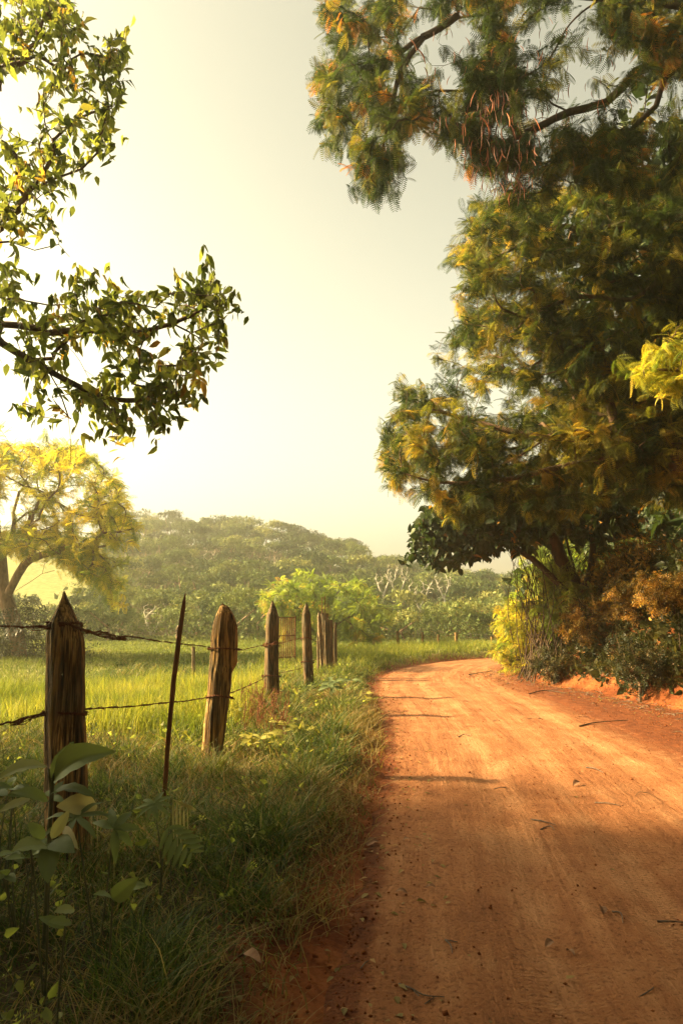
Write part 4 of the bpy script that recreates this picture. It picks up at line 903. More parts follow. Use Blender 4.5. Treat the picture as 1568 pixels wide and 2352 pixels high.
for k_ in range(2):
    pts = np.array(fps) - [0, .0, .38 * k_]; tag(link(raw_mesh('fence_wire', *tube(spline(pts, 40), .006, 4), [M['rust']]), 'fence_wire'),
        ['upper thin wire strung along the far posts', 'lower thin wire strung along the far posts'][k_], 'wire', 'wires beyond the bend')
# white low wall
a = P(1078, 1457, 46); b = P(1135, 1463, 47); g = float(hgt(a[0], a[1])[0])
import bmesh
def box(bm, x0, x1, y0, y1, z0, z1):
    r_ = bmesh.ops.create_cube(bm, size=1)['verts']
    for v_ in r_: v_.co = ((x0 + x1) / 2 + v_.co.x * (x1 - x0), (y0 + y1) / 2 + v_.co.y * (y1 - y0), (z0 + z1) / 2 + v_.co.z * (z1 - z0))
t = empty('low_wall', (a[0], 46, g)); tag(t, 'low whitewashed wall far off at the end of the road', 'wall')
bm = bmesh.new(); box(bm, 0, 4.2, 0, .25, -.3, a[2] - g - .06); me = bpy.data.meshes.new('wall_body'); bm.to_mesh(me); me.materials.append(M['white_wall']); link(me, 'wall_body', t)
bm = bmesh.new(); box(bm, -.05, 4.25, -.05, .30, a[2] - g - .06, a[2] - g + .02); me = bpy.data.meshes.new('coping'); bm.to_mesh(me); me.materials.append(M['white_wall']); link(me, 'coping', t)
# red-brown bush behind it
c_ = P(1106, 1440, 49); c_[2] = float(hgt(c_[0], c_[1])[0]); n = 90
at_ = c_ + norm(rng.normal(0, 1, (n, 3))) * rng.random((n, 1)) ** .4 * [.75, .6, .9] + [0, 0, 1.15]
PA, PR, tips = grow([[c_, c_ + [0, 0, .5]]], at_, .4); wv_, _ = wood(PA, PR, tips, .008, .05, 4)
M['red'] = leaf_mat('red_brown_leaf', [(0, (.10, .04, .02)), (1, (.28, .10, .05))], .3)
tree_obj('bush', 'round red-brown bush behind the low white wall', 'bush', c_, wv_, sprays(PA, PR, tips, 8, .25, SPRIG, spread=1), M['bark'], M['red'])

# barred gate
g0, g1 = P(c6(306, 0)[0], c6(0, 612)[1], 20.0), P(c6(394, 0)[0], c6(0, 612)[1], 20.6); gb = P(c6(306, 0)[0], c6(0, 835)[1], 20.0)[2]
t = empty('barred_gate', (g0[0], g0[1], gb)); tag(t, 'rusty gate of upright bars standing open behind the dark pointed posts', 'gate')
zt = g0[2]
def gp(u, z): return np.array([g0[0] + (g1[0] - g0[0]) * u, g0[1] + (g1[1] - g0[1]) * u, z])
for u in (0, 1): child(raw_mesh('gate_stile', *tube([gp(u, gb), gp(u, (gb + zt) / 2), gp(u, zt + .02)], .024, 6), [M['rust']]), 'gate_stile', t)
for z in (gb + .05, zt - .02, gb + (zt - gb) * .55): child(raw_mesh('gate_rail', *tube([gp(0, z), gp(.5, z), gp(1, z)], .016, 6), [M['rust']]), 'gate_rail', t)
for k_ in range(8):
    u = (k_ + 1) / 9 + rng.normal(0, .006); child(raw_mesh('gate_bar', *tube([gp(u, gb + .02), gp(u, (gb + zt) / 2), gp(u + rng.normal(0, .006), zt - .01)], .014, 5), [M['rust']]), 'gate_bar', t)

# ------------------------------------------------------------------ barbed wire
def barbed(name, label, pts, rad=.0032, barb=.042, every=.10, group='barbed wires of the fence', fuzz=.006):
    pts = np.asarray(pts, float); ln = np.linalg.norm(np.diff(pts, axis=0), axis=1).sum(); n = max(20, int(ln / .03)); c_ = spline(pts, n)
    c_ = c_ + rng.normal(0, fuzz * .35, c_.shape); s_ = np.linspace(0, ln, n); parts = []
    d = norm(np.gradient(c_, axis=0)); side = norm(np.cross(d, [0, 0, 1.0])); up = np.cross(side, d)
    for ph in (0, np.pi):
        a_ = s_ / .035 * 1.3 + ph; parts.append(tube(c_ + rad * 1.1 * (np.cos(a_)[:, None] * side + np.sin(a_)[:, None] * up), rad, 4))
    for k_ in np.arange(every / 2, ln, every):
        i = int(k_ / ln * (n - 1)); b = c_[i]
        parts.append(tube(b + np.array([-d[i] * rad * 3, d[i] * 0, d[i] * rad * 3]), rad * 2.2, 5))
        for _ in range(2):
            v_ = norm(rng.normal(0, 1, 3)); v_ = norm(v_ - d[i] * (v_ @ d[i]) * .7); parts.append(tube([b - v_ * barb * .5, b, b + v_ * barb * .5], [rad * .35, rad * .9, rad * .35], 3))
    return tag(link(raw_mesh(name, *join(parts), [M['rust']], False), name), label, 'barbed wire', group)
def wrap(px, py, Y, rx, ry, turns=1.0, tilt=.01, ph=0):
    c_ = P(px, py, Y); a_ = np.linspace(ph, ph + turns * 2 * np.pi, int(16 * turns)); return [c_ + np.array([rx * math.cos(t), ry * math.sin(t), tilt * math.sin(t * 1.7)]) for t in a_]
top = [P(-60, 1437, 4.0), P(0, 1438, 4.15), P(60, 1440, 4.28), P(112, 1437, 4.36)] + wrap(149, 1437, 4.45, .105, .10, 2.0, .02, np.pi) + [P(196, 1446, 4.5), P(230, 1461, 4.75), P(262, 1464, 4.95), P(300, 1462, 5.2), P(380, 1475, 5.7), P(430, 1480, 6.2), P(482, 1487, 7.3)] + \
      wrap(516, 1490, 7.5, .165, .13, 1.0, .01, np.pi) + [P(550, 1493, 7.7), P(580, 1487, 9.5), P(604, 1482, 11.6)] + wrap(624, 1480, 12.0, .145, .15, 1.5, .03, np.pi) + [P(660, 1473, 13), P(690, 1466, 14.2)] + wrap(704, 1466, 14.5, .12, .13, 1.0, .02, np.pi) + [P(716, 1469, 14.7), P(728, 1474, 16.5), P(745, 1467, 18)]
barbed('barbed_wire', 'top strand of rusty barbed wire running post to post', top)
low = [P(-60, 1682, 4.0), P(0, 1664, 4.2), P(50, 1655, 4.3), P(104, 1636, 4.38)] + wrap(151, 1636, 4.45, .128, .10, 1.0, .01, np.pi) + [P(200, 1628, 4.6), P(280, 1624, 5.0), P(385, 1614, 5.6), P(440, 1608, 6.5), P(476, 1602, 7.3)] + \
      wrap(506, 1600, 7.5, .135, .12, 1.0, .02, np.pi) + [P(534, 1590, 7.8), P(570, 1575, 9.5), P(602, 1560, 11.7)] + wrap(624, 1552, 12, .155, .15, 1.0, .02, np.pi) + [P(645, 1545, 12.4), P(690, 1535, 14.2)] + wrap(707, 1520, 14.5, .13, .13, 1.0, .02, np.pi) + [P(722, 1516, 14.8), P(745, 1507, 18)]
barbed('barbed_wire', 'lower strand of rusty barbed wire running post to post', low)
# tangles
def tangle(label, pxa, pya, pxb, pyb, Y0, Y1, n=9, amp=.035, loc=''):
    parts_pts = []; 
    a, b = P(pxa, pya, Y0), P(pxb, pyb, Y1); L_ = np.linalg.norm(b - a); m_ = int(L_ / .012) * n // 3
    t_ = np.abs(((np.linspace(0, n, m_)) % 2) - 1); c_ = a + (b - a) * t_[:, None]; env = np.sin(np.pi * np.clip(t_, .08, .92))[:, None]
    c_ = c_ + np.stack([fbm(np.arange(m_) * .22, np.arange(m_) * 0 + i, 91 + i, 3) - .5 for i in range(3)], -1) * amp * 3 * (.4 + .6 * env)
    parts = [tube(c_, .0026, 4)]
    for k_ in range(0, m_, 5):
        v_ = norm(rng.normal(0, 1, 3)); parts.append(tube([c_[k_] - v_ * .016, c_[k_], c_[k_] + v_ * .018], [.001, .0026, .001], 3))
    tag(link(raw_mesh('wire_tangle', *join(parts), [M['rust']], False), 'wire_tangle'), label, 'barbed wire', 'snarls of rusty wire')
tangle('bunched snarl of rusty wire just right of the nearest post', 188, 1446, 290, 1466, 4.45, 5.1, 9, .03)
tangle('small snarl of rusty wire on the left side of the nearest post', 66, 1441, 116, 1440, 4.28, 4.34, 5, .022)
tangle('coil of rusty wire low at the left edge, left of the nearest post', 22, 1662, 106, 1640, 4.2, 4.34, 8, .028)
tangle('tuft of rusty wire bound round the dark pencil-pointed post', 606, 1484, 644, 1474, 11.8, 11.84, 7, .05)

# ------------------------------------------------------------------ grass
def blade_mesh(x, y, h, wdt, lean, rnd, zoff=0.0, curve=1.0, seg=3):
    n = len(x); z = height(x, y) - .02 + zoff; a = rng.uniform(0, 2 * np.pi, n); lx, ly = np.cos(a) * lean, np.sin(a) * lean
    f_ = rng.uniform(0, np.pi, n); wx, wy = np.cos(f_) * wdt * .5, np.sin(f_) * wdt * .5
    V_ = []
    for k_ in range(seg + 1):
        t = k_ / seg; ox = lx * t ** (1 + curve) * h; oy = ly * t ** (1 + curve) * h; oz = h * t * (1 - .28 * lean * t); ww = (1 - t) ** .7 if k_ < seg else .06
        V_.append(np.stack([x + ox - wx * ww, y + oy - wy * ww, z + oz], -1)); V_.append(np.stack([x + ox + wx * ww, y + oy + wy * ww, z + oz], -1))
    V_ = np.stack(V_, 1); k2 = 2 * (seg + 1); tf = np.array([(2 * i, 2 * i + 1, 2 * i + 3, 2 * i + 2) for i in range(seg)])
    return V_.reshape(-1, 3), (tf[None] + (np.arange(n) * k2)[:, None, None]).reshape(-1, 4), np.repeat(rnd, k2)
def grass(name, label, n, x0, x1, y0, y1, dens, h, wdt, lean, tone, m_, ybias=1.0):
    y = y0 + (y1 - y0) * rng.random(n) ** ybias; x = rng.uniform(x0, x1, n); k_ = rng.random(n) < dens(x, y); x, y = x[k_], y[k_]
    hh = h(x, y) * rng.uniform(.5, 1.35, len(x)); v, f, r = blade_mesh(x, y, hh, wdt(y), np.clip(rng.normal(lean, .3, len(x)), .05, 1.5), np.clip(tone(x, y) + rng.normal(0, .16, len(x)), 0, .995))
    tag(link(raw_mesh(name, v, f, [m_], False, {'rnd': r}), name), label, 'grass', kind='stuff')
sdl = lambda x, y: -dist_poly(x, y, LEc)      # distance left of the road
inview = lambda x, y, mrg=.6: (x > -.52 * (y + .3) - mrg)
# verge: short mixed turf between the road and the meadow
grass('verge_grass', 'unkempt mixed green and dry grass on the verge under the fence', 260000, -7, 1.6, 1.9, 22, lambda x, y: inview(x, y) * sstep(-.05, .55, sdl(x, y) + .5 * (fbm(x * 2.2, y * 2.2, 101) - .5)) * (.35 + .8 * fbm(x * 1.7, y * 1.7, 103)) * (1 - .75 * sstep(8.0, 9.5, y + .2 * x) * (x < -1.6)),
      lambda x, y: .07 + .30 * sstep(.3, .7, fbm(x * 2.6, y * 2.6, 107)) * sstep(.0, .6, sdl(x, y)), lambda y: .006 + .0011 * y, .85, lambda x, y: .18 + .75 * fbm(x * 1.6, y * 1.6, 109), M['grass'], 1.35)
grass('dry_litter_grass', 'straw-coloured dry stalks tangled through the verge', 60000, -6, 1.2, 1.9, 14, lambda x, y: inview(x, y) * sstep(-.1, .3, sdl(x, y)) * (.3 + 1.2 * sstep(.4, .65, fbm(x * 1.5, y * 1.5, 113))),
      lambda x, y: .10 + .28 * fbm(x * 2, y * 2, 117), lambda y: .0045 + .0009 * y, 1.1, lambda x, y: .5 + 0 * x, M['dry'], 1.4)
# meadow: taller upright grass, lit
mead = lambda x, y: sstep(8.3, 10.0, y + .28 * (x + 3) + 1.0 * (fbm(x, y, 121) - .5)) * (1 - sstep(13.8, 15.2, y)) * (1 - sstep(-2.1, -1.3, x - .02 * y))
grass('meadow_grass', 'tall bright sunlit grass standing in the meadow beyond the fence', 100000, -10, -1, 8, 15.4, lambda x, y: inview(x, y, 1) * mead(x, y), lambda x, y: .16 + .48 * fbm(x * 2.2, y * 2.2, 123), lambda y: .015 + 0 * y, .42, lambda x, y: -.05 + 1.1 * fbm(x * 1.3, y * 1.3, 127), M['meadow'])
grass('cropped_grass', 'short grazed grass of the far meadow up to the wood', 130000, -26, 8, 14.5, 45, lambda x, y: inview(x, y, 2) * (sdl(x, y) > .5), lambda x, y: .10 + .16 * fbm(x * .6, y * .6, 131) + .12 * sstep(38, 43, y), lambda y: .010 + .0012 * y, .7, lambda x, y: .1 + .8 * fbm(x * .4, y * .7, 133), M['cropped'], 1.3)
grass('roadside_grass', 'long yellow-green grass along the outside of the bend', 90000, -2.5, 22, 17, 38, lambda x, y: sstep(.0, .35, sdl(x, y)) * (1 - sstep(2.6, 4.5, sdl(x, y) + 1.5 * (fbm(x, y, 137) - .5))), lambda x, y: .13 + .22 * sstep(.1, 1.0, sdl(x, y)), lambda y: .008 + .0008 * y, .5, lambda x, y: .2 + .6 * fbm(x * .7, y * .7, 139), M['meadow'])
grass('bank_grass', 'dry and green grass tufts hanging on the earth bank', 60000, 4.4, 14, 6, 25, lambda x, y: sstep(.15, .6, dist_poly(x, y, REc) + .6 * (fbm(x * 2, y * 2, 141) - .5)) * (.15 + sstep(.38, .6, fbm(x * 1.6, y * 1.6, 143))), lambda x, y: .12 + .3 * fbm(x * 3, y * 3, 147), lambda y: .004 + .0007 * y, .9, lambda x, y: .3 + .5 * fbm(x, y, 149), M['dry'])

# low weeds in the verge
n = 16000; y = 2.0 + 17 * rng.random(n) ** 1.3; x = rng.uniform(-7, 1.3, n); dl_ = sdl(x, y); k_ = inview(x, y) & (rng.random(n) < sstep(.1, .6, dl_) * sstep(.38, .7, fbm(x * 1.6, y * 1.6, 151)) * 1.3) & ~((y > 9) & (x < -2)); x, y = x[k_], y[k_]; n = len(x)
v, f, r = leaves(OVAL + SPRIG, np.stack([x, y, height(x, y) + rng.random(n) * .28], -1), norm(rng.normal(0, 1, (n, 3)) * [1, 1, .5] + [0, 0, .25]), rng.uniform(.025, .06, n) * (1 + y * .04), np.clip(rng.normal(.5, .2, n), 0, .92), roll=rng.uniform(0, 6, n))
tag(link(raw_mesh('verge_weeds', v, f, [M['oval']], False, {'rnd': r}), 'verge_weeds'), 'small-leaved weeds growing through the verge grass', 'weeds', kind='stuff')

# ------------------------------------------------------------------ foreground plants
def big_leaf(base, tip, width, up=(0, 0, 1), arch=.12, fold=.18, nu=14, nv=5, droop=0.0):
    """broad ribbed leaf blade from base to tip"""
    base, tip = np.array(base, float), np.array(tip, float); L_ = np.linalg.norm(tip - base); d = (tip - base) / L_; s = norm(np.cross(d, np.array(up, float))); nn = np.cross(s, d)
    t = np.linspace(0, 1, nu)[:, None]; u = np.linspace(-1, 1, 2 * nv + 1)[None]
    w_ = width / 2 * np.sin(np.pi * np.clip(t, 0, 1) ** .8) ** .75 * (1 - .1 * t); w_ = np.maximum(w_, .002)
    zz = arch * L_ * np.sin(np.pi * t) + fold * w_ * abs(u) - droop * L_ * t * t + .014 * L_ * np.sin(abs(u) * 7 - t * 26) * abs(u)
    v = base + d * (t * L_)[..., None] + s * (w_ * u)[..., None] + nn * zz[..., None]
    m_ = 2 * nv + 1; i = (np.arange(nu - 1)[:, None] * m_ + np.arange(m_ - 1)[None]).ravel(); f = np.stack([i, i + 1, i + m_ + 1, i + m_], -1)
    return v.reshape(-1, 3), f
def plant(name, label, base, stems, lvs, m_leaf, tone=.5, group=None, cat='plant'):
    t = empty(name, base); tag(t, label, cat, group)
    child(raw_mesh('stem', *join([tube(spline(s_, 10), np.linspace(r0, r0 * .5, 10), 6) for s_, r0 in stems]), [M['stemg']], True), 'stem', t)
    for (v, f), tn in lvs: child(raw_mesh('leaf', v, f, [m_leaf], True, {'rnd': np.full(len(v), tn)}), 'leaf', t)
    return t
M['stemg'] = simple('green_stem', [(.3, (.05, .07, .03)), (.7, (.13, .12, .05))], (30, 30, 8), .6, .2)
YP = 3.35
q = lambda x, y, Y=YP: P(*c7(x, y), Y)
b = q(285, 1500); b[2] = float(hgt(b[0], b[1])[0])
plant('broad_leaved_plant', 'tall plant with big folded green leaves in front of the nearest post', b,
      [([b, q(285, 1300), q(300, 1120), q(310, 1080)], .012), ([q(283, 1330), q(288, 1200), q(275, 1060)], .009)],
      [(big_leaf(q(300, 1130), q(650, 962), .155, (-.1, -.75, .65), .20, .5, 14), .55), (big_leaf(q(290, 1110), q(415, 905, 3.45), .07, (.2, -.8, .5), .1), .4),
       (big_leaf(q(262, 1045), q(-20, 1125, 3.2), .09, (0, -.5, .85), .14, .3), .75), (big_leaf(q(285, 1200), q(545, 1225, 3.25), .07, (0, -.35, .9), .14, .3), .3),
       (big_leaf(q(545, 1268, 3.3), q(318, 1270, 3.2), .11, (0, -.75, .6), .06, .2), .97), (big_leaf(q(170, 1225, 3.2), q(-10, 1305, 3.1), .05, (0, -.6, .8), .05), .8),
       (big_leaf(q(270, 1240), q(60, 1190, 3.3), .07, (0, -.5, .8), .14), .45)], M['big'])
def palmate(c_, r_, n, up, w_=.28, tone=.5, a0=0, a1=2 * np.pi, drp=.25):
    up = norm(np.array(up, float)); s = norm(np.cross(up, [.3, 1, .1])); e = np.cross(up, s); L_ = []
    for k_ in range(n):
        a_ = a0 + (a1 - a0) * k_ / max(n - 1, 1) if a1 - a0 < 6.2 else a0 + 2 * np.pi * k_ / n; d = math.cos(a_) * s + math.sin(a_) * e
        L_.append((big_leaf(c_, c_ + d * r_ * rng.uniform(.85, 1.1) - up * drp * r_, r_ * w_, up, .10, .2, 7, 2), np.clip(tone + rng.normal(0, .06), 0, 1)))
    return L_
def pinnate(a, b, n, ll, up, w_=.35, tone=.5, drp=.3):
    a, b = np.array(a, float), np.array(b, float); up = norm(np.array(up, float)); d = norm(b - a); s = norm(np.cross(d, up)); L_ = []
    for k_ in range(n):
        t = (k_ + .6) / n; c_ = a + (b - a) * t - up * 0; l = ll * math.sin(math.pi * (.25 + .6 * t))
        for sg in (-1, 1): L_.append((big_leaf(c_, c_ + (sg * s + .5 * d) * l - np.array([0, 0, drp]) * l, l * w_, up, .05, .2, 5, 2), np.clip(tone + rng.normal(0, .06), 0, 1)))
    return L_
gr_ = lambda p_: np.array([p_[0], p_[1], float(hgt(p_[0], p_[1])[0])])
b = gr_(q(900, 1700, 3.9)); c1_ = q(865, 1255, 3.9); c2_ = q(925, 1375, 3.7)
plant('compound_leaf_weed', 'weed with fans of narrow green leaflets at the foot of the leaning stake', b, [([b, (b + c1_) / 2 + [.02, 0, 0], c1_], .006), ([b, (b + c2_) / 2, c2_], .005)],
      palmate(c1_, .105, 9, (0, -.6, .8), .26, .5, -.2, 3.4 + 1.4) + pinnate(c2_, q(1085, 1535, 3.6), 6, .10, (.2, -.7, .6), .34, .45), M['big'])
b = gr_(q(960, 1650, 4.0)); c_ = q(960, 1225, 4.0)
plant('yellowing_weed', 'small weed with yellowing drooping leaflets right of the leaning stake', b, [([b, (b + c_) / 2, c_], .005)], pinnate(c_, q(1060, 1260, 4.0), 5, .10, (0, -1, .2), .14, .98, 1.3), M['big'])
b = gr_(q(560, 1900, 3.3)); c1_ = q(640, 1395, 3.3); c2_ = q(430, 1330, 3.2)
plant('compound_leaf_weed', 'grey-green weed with drooping leaflets right of the nearest post', b, [([b, (b + c1_) / 2, c1_], .006), ([b, (b + c2_) / 2, c2_], .006)],
      palmate(c1_, .125, 6, (.2, -.6, .6), .33, .25, 2.4, 6.4, .4) + palmate(c2_, .17, 7, (-.1, -.4, .85), .2, .35, 0, 6.28, .2), M['big'])
b = gr_(q(290, 1800, 2.9)); c_ = q(285, 1460, 2.9)
plant('round_leaved_weed', 'weed with wide grey-green oval leaves at the foot of the nearest post', b, [([b, (b + c_) / 2, c_], .006), ([b, q(180, 1560, 2.9), q(130, 1500, 2.85)], .005)],
      [(big_leaf(q(285, 1470, 2.9), q(270, 1760 - 60, 2.75), .085, (.2, -1, .3), .05), .35), (big_leaf(q(270, 1490, 2.9), q(70, 1520, 2.75), .10, (0, -.6, .8), .08), .65), (big_leaf(q(290, 1470, 2.9), q(420, 1530, 2.8), .085, (0, -.6, .8), .1), .25),
       (big_leaf(q(290, 1450, 2.9), q(390, 1290, 2.95), .05, (.3, -.7, .5), .06), .85), (big_leaf(q(250, 1450, 2.9), q(160, 1360, 2.9), .05, (0, -.7, .6), .1), .5), (big_leaf(q(360, 1380, 3.0), q(440, 1510, 2.9), .04, (.3, -1, .2), .05), .97)], M['big'])
dp = lambda x, y, Y: P(x, y, Y)
b = gr_(dp(255, 2120, 2.9)); 
plant('round_leaved_weed', 'small plant holding up two smooth green leaves low beside the verge shadow', b, [([b, dp(258, 2090, 2.9), dp(262, 2062, 2.9)], .005)],
      [(big_leaf(dp(258, 2065, 2.9), dp(318, 2015, 2.85), .075, (.3, -.9, .3), .06), .5), (big_leaf(dp(300, 2040, 2.9), dp(338, 2035, 2.9), .04, (0, -.5, .8), .1), .5), (big_leaf(dp(262, 2070, 2.9), dp(215, 2055, 2.8), .05, (0, -.5, .8), .1), .45)], M['big'])
b = gr_(dp(140, 2180, 2.7))
plant('round_leaved_weed', 'plant with three pale flat leaves low at the left near the bottom shadow', b, [([b, dp(150, 2130, 2.7), dp(160, 2095, 2.7)], .005)],
      [(big_leaf(dp(172, 2090, 2.7), dp(125, 2095, 2.65), .05, (0, -.5, .9), .06), .7), (big_leaf(dp(165, 2120, 2.7), dp(112, 2118, 2.65), .05, (0, -.5, .9), .06), .6), (big_leaf(dp(150, 2130, 2.7), dp(90, 2108, 2.7), .045, (0, -.5, .9), .06), .4)], M['big'])
for (px, py, Y, sc_, tn, lab) in [(680, 1672, 8.3, 1.0, .75, 'sunlit pale green broad-leaved plant on the verge right of the leaning split post'), (760, 1575, 12.5, 1.6, .2, 'dark leafy plant at the foot of the gate posts'),
                              (825, 1605, 12.2, 1.0, .8, 'yellow-green leafy plant at the edge of the road near the gate posts'), (600, 1690, 7.8, 1.2, .85, 'small bright plant beside the foot of the leaning split post'),
                              (20, 1830, 3.9, .9, .3, 'dark leafy plant at the left edge behind the big folded leaves'), (60, 1960, 3.4, .8, .45, 'narrow-leaved plant at the left edge below the big folded leaves'), (790, 1600, 13.5, 1.3, .35, 'leafy plant between the gate posts and the road')]:
    c_ = P(px, py, Y); b = gr_(c_); lv = []; st_ = []
    for k_ in range(7):
        e = c_ + rng.normal(0, .10 * sc_, 3) * [1, 1, .45]; e[2] = max(e[2], b[2] + .12); st_.append(([b, (b + e) / 2 + rng.normal(0, .02, 3), e], .005))
        lv += [(big_leaf(e, e + norm(rng.normal(0, 1, 3) * [1, .8, .25] + [0, -.2, 0]) * .13 * sc_, .055 * sc_, (0, -.5, .85), .08, .2, 6, 2), np.clip(tn + rng.normal(0, .08), 0, 1)) for _ in range(3)]
    plant('leafy_plant', lab, b, st_, lv, M['meadow'] if tn > .6 else M['big'])
# reddish seed stalks by the third post
parts = []
for k_ in range(60):
    b = P(rng.uniform(560, 660), rng.uniform(1640, 1700), rng.uniform(8.3, 11)); b = gr_(b); l = rng.uniform(.25, .6); a_ = rng.uniform(0, 6.3)
    e = b + [math.cos(a_) * .15 * l, math.sin(a_) * .15 * l, l]; parts.append(tube(spline([b, (b + e) / 2 + rng.normal(0, .02, 3), e], 5), .0035, 3))
    for _ in range(4): m_ = b + (e - b) * rng.uniform(.4, 1); parts.append(tube([m_, m_ + rng.normal(0, .03, 3), m_ + rng.normal(0, .06, 3) + [0, 0, .04]], .003, 3))
tag(link(raw_mesh('seed_stalks', *join(parts), [M['stake']]), 'seed_stalks'), 'reddish seed stalks around the dark pencil-pointed post', 'stalks', kind='stuff')

# ------------------------------------------------------------------ litter on the road
def roadz(x, y):
    j = np.argmin((RX - x) ** 2 + (RY - y) ** 2); return float(RZ.ravel()[j])
def on_road(px, py):
    g_ = G(px, py); return np.array([g_[0], g_[1], roadz(*g_)])
def twig(label, pts, rad, side=None):
    w_ = [on_road(*p_) for p_ in pts]; w_ = np.array(w_); w_[:, 2] += rad * .9
    w_[1:-1, 2] += rad * 1.5; parts = [tube(spline(w_, 9), np.linspace(rad, rad * .5, 9), 5)]
    for s_ in side or []:
        e = np.array([on_road(*p_) for p_ in s_]); e[:, 2] += rad; parts.append(tube(spline(e, 5), rad * .6, 4))
    tag(link(raw_mesh('fallen_twig', *join(parts), [M['twig']], True), 'fallen_twig'), label, 'twig', 'twigs lying on the road')
twig('long forked twig lying on the road near the bottom of the picture', [(915, 2258), (945, 2272), (975, 2288), (1020, 2290)], .0045, [[(945, 2270), (962, 2286)], [(996, 2290), (975, 2304)]])
twig('dark straight twig at the right edge of the road', [(1508, 2116), (1540, 2119), (1568, 2118)], .006)
twig('short bent twig on the right half of the road', [(1405, 2098), (1425, 2106), (1430, 2126)], .005)
twig('pale crooked twig low in the middle of the road', [(1022, 2160), (1034, 2175), (1038, 2190)], .0045, [[(1024, 2160), (1050, 2166)]])
twig('short pale twig close to the verge low on the left of the road', [(828, 2222), (838, 2212), (846, 2203)], .004)
twig('long thin twig across the middle of the road', [(1220, 1882), (1245, 1890), (1275, 1897)], .006)
twig('thin twig right of the curled leaf', [(1365, 1846), (1395, 1852), (1422, 1856)], .006)
twig('stick lying on the red soil at the right edge', [(1330, 1672), (1370, 1662), (1440, 1656)], .012)
twig('long dead stick on the red soil by the bank', [(1075, 1550), (1105, 1547), (1130, 1540)], .014)
twig('pale stick lying at the foot of the bank', [(1215, 1595), (1250, 1590), (1300, 1592)], .015)
twig('short dark twig just below the sunny patch of the road', [(1345, 1768), (1365, 1772), (1385, 1778)], .008)
twig('small twig in the middle of the sunlit road', [(1052, 1690), (1066, 1686), (1080, 1689)], .008)
twig('small twig bits between the wheel tracks', [(1240, 1905), (1262, 1902), (1272, 1908)], .006)
twig('pale stick at the foot of the bank below the hollow', [(1390, 1565), (1440, 1580), (1480, 1588)], .014)
for k_, (px, py, s_, lab) in enumerate([(1316, 1808, .12, 'curled dead leaf standing on the right half of the road'), (838, 1940, .13, 'pale dead leaf near the verge edge of the road'), (1018, 1790, .05, 'small dead leaf on the left wheel track'),
                                  (935, 2054, .07, 'dark dead leaf on the left of the road, nearer one of a pair'), (1000, 2041, .06, 'dark dead leaf on the left of the road, right one of a pair'), (1385, 2108, .08, 'dark curled dead leaf beside the bent twig'),
                                  (1252, 2170, .07, 'dead leaf low on the right of the road'), (1300, 2180, .06, 'crumpled dead leaf right of the low dead leaf'), (548, 2270, .13, 'brown dead leaf in the dark grass at the bottom left'), (925, 1930, .05, 'dark leaf scrap on the left wheel track'),
                                  (1370, 1620, .12, 'dead leaf on the red soil below the bank'), (1245, 1655, .10, 'clump of dead leaf in the sunlit stretch')]):
    c_ = on_road(px, py); a_ = rng.uniform(0, 6.28); d = np.array([math.cos(a_), math.sin(a_), .12]); v, f = big_leaf(c_ + [0, 0, .008], c_ + d * s_ + [0, 0, .006], s_ * .55, (.25, -.2, 1), .16, .5, 8, 3)
    v = v + [0, 0, .004]; 
    if k_ == 8: v[:, 2] += float(hgt(c_[0], c_[1])[0]) + .04 - c_[2]
    tag(link(raw_mesh('dead_leaf', v, f, [M['dead_leaf']], True), 'dead_leaf'), lab, 'dead leaf', 'dead leaves on the ground')
# scattered crumbs of soil, stones and leaf scraps
ico = np.array([(1, 0, 0), (-1, 0, 0), (0, 1, 0), (0, -1, 0), (0, 0, 1), (0, 0, -1)], float); icf = np.array([(0, 2, 4, 4), (2, 1, 4, 4), (1, 3, 4, 4), (3, 0, 4, 4), (2, 0, 5, 5), (1, 2, 5, 5), (3, 1, 5, 5), (0, 3, 5, 5)])
bmp = bpy.data.meshes.new('tmp')
n = 26000; y = 2.6 + 18 * rng.random(n) ** 1.5; x = rng.uniform(-.6, 6.3, n); dl_, dr_ = dist_poly(x, y, LEc), dist_poly(x, y, REc)
k_ = rng.random(n) < np.clip(.06 + 1.0 * (1 - sstep(0, .45, dl_)) * (dl_ > -.6) + 1.0 * sstep(-2.2, -.3, dr_) * (dr_ < 1), 0, 1) * (dl_ > -.6); x, y = x[k_], y[k_]; n = len(x)
Z = height(x, y); lin = (np.searchsorted(Lq[:, 1][:600], y)).clip(0, 599)
wq = (Rq[lin, 0] - Lq[lin, 0]); vi = ((x - Lq[lin, 0]) / wq); inside = (vi > 0) & (vi < 1); Z = np.where(inside, RZ[lin, ((vi + .03) / 1.03 * (NV - 1)).clip(0, NV - 1).astype(int)], Z + .02)
s_ = rng.uniform(.003, .011, n) * (1 + .6 * (rng.random(n) < .06)) * (1 + y * .035)
v, f, _ = stamp(ico * [1, .8, .6], icf, np.stack([x, y, Z + s_ * .3], -1), frames(norm(rng.normal(0, 1, (n, 3)))), s_)
tri = f[:, :3]; me = raw_mesh('soil_crumbs', v, tri, [M['ground']], False, {'soil': np.ones(len(v)), 'far': np.zeros(len(v))}); tag(link(me, 'soil_crumbs'), 'crumbs of red soil and small stones along the road edges', 'soil crumbs', kind='stuff')
bpy.data.meshes.remove(bmp)
n = 11000; y = 2.6 + 20 * rng.random(n) ** 1.2; x = rng.uniform(-1.4, 7.5, n); dl_, dr_ = dist_poly(x, y, LEc), dist_poly(x, y, REc)
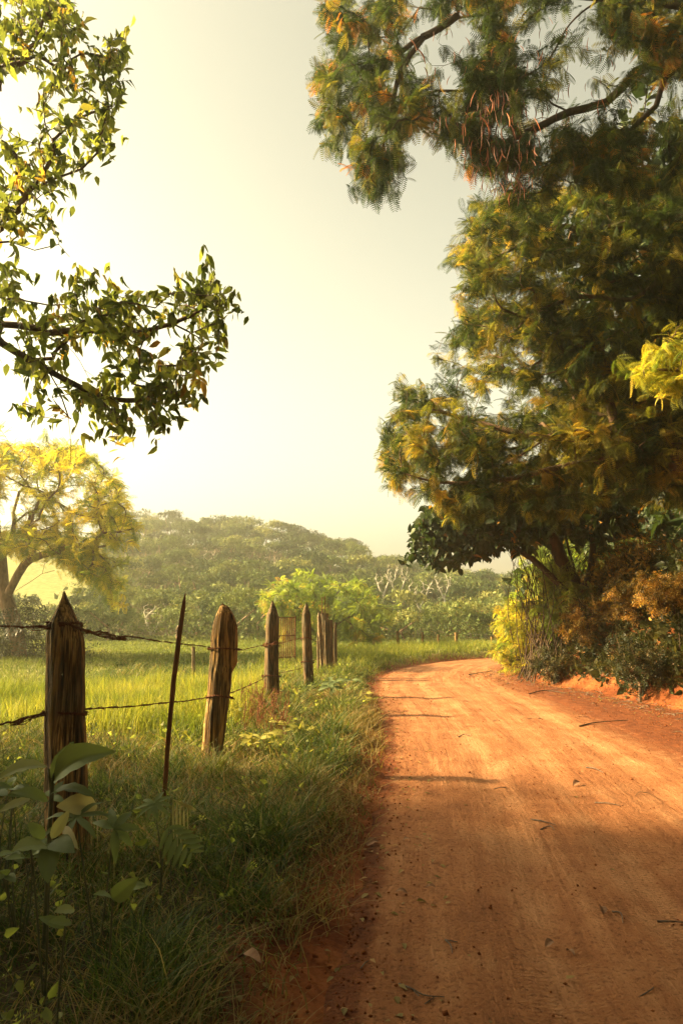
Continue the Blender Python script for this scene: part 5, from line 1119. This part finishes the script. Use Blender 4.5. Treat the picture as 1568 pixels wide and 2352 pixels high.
k_ = rng.random(n) < np.clip(.003 + .6 * sstep(-.9, -.1, -abs(dl_ + .1)) + .9 * np.exp(-((dr_ - .1) / .9) ** 2), 0, 1); x, y = x[k_], y[k_]; n = len(x)
Z = np.maximum(height(x, y), -.01) + .012
v, f, r = leaves(OVAL + CARD, np.stack([x, y, Z], -1), norm(rng.normal(0, 1, (n, 3)) * [1, 1, .12]), rng.uniform(.02, .05, n) * (1 + y * .04), np.clip(rng.normal(.5, .25, n), 0, .99))
tag(link(raw_mesh('leaf_litter', v, f, [M['dry']], False, {'rnd': r}), 'leaf_litter'), 'scattered dry leaf litter along the foot of the bank and the verge', 'leaf litter', kind='stuff')
parts = []
for k_ in range(800):
    y = rng.uniform(3, 21); i_ = int(np.argmin(abs(REs[:, 1] - y))); x = REs[i_, 0] + (rng.normal(.1, .5) if rng.random() < .93 else -rng.uniform(.5, 4.8)); z_ = max(float(hgt(x, y)[0]), -.01); a_ = rng.uniform(0, 6.3); l = rng.uniform(.04, .25)
    parts.append(tube(np.array([(x, y, z_ + .012), (x + math.cos(a_) * l * .5, y + math.sin(a_) * l * .5, z_ + .03), (x + math.cos(a_ + .3) * l, y + math.sin(a_ + .3) * l, z_ + .012)]), rng.uniform(.002, .005), 4))
tag(link(raw_mesh('twig_litter', *join(parts), [M['twig']], True), 'twig_litter'), 'broken twigs littering the foot of the bank', 'twig litter', kind='stuff')

# ------------------------------------------------------------------ haze
HAZE = .0022
m, N, L = mat('haze_air'); o_ = N.new('ShaderNodeOutputMaterial'); pv = N.new('ShaderNodeVolumePrincipled')
pv.inputs['Color'].default_value = (.95, .90, .74, 1); pv.inputs['Density'].default_value = HAZE; pv.inputs['Anisotropy'].default_value = .72
L.new(pv.outputs[0], o_.inputs['Volume'])
if HAZE > 0:
    bm = bmesh.new(); box(bm, -905, 905, -305, 1505, -33, 27); me = bpy.data.meshes.new('haze'); bm.to_mesh(me); me.materials.append(m)
    tag(link(me, 'haze'), 'thin golden haze filling the valley', 'haze', kind='stuff')
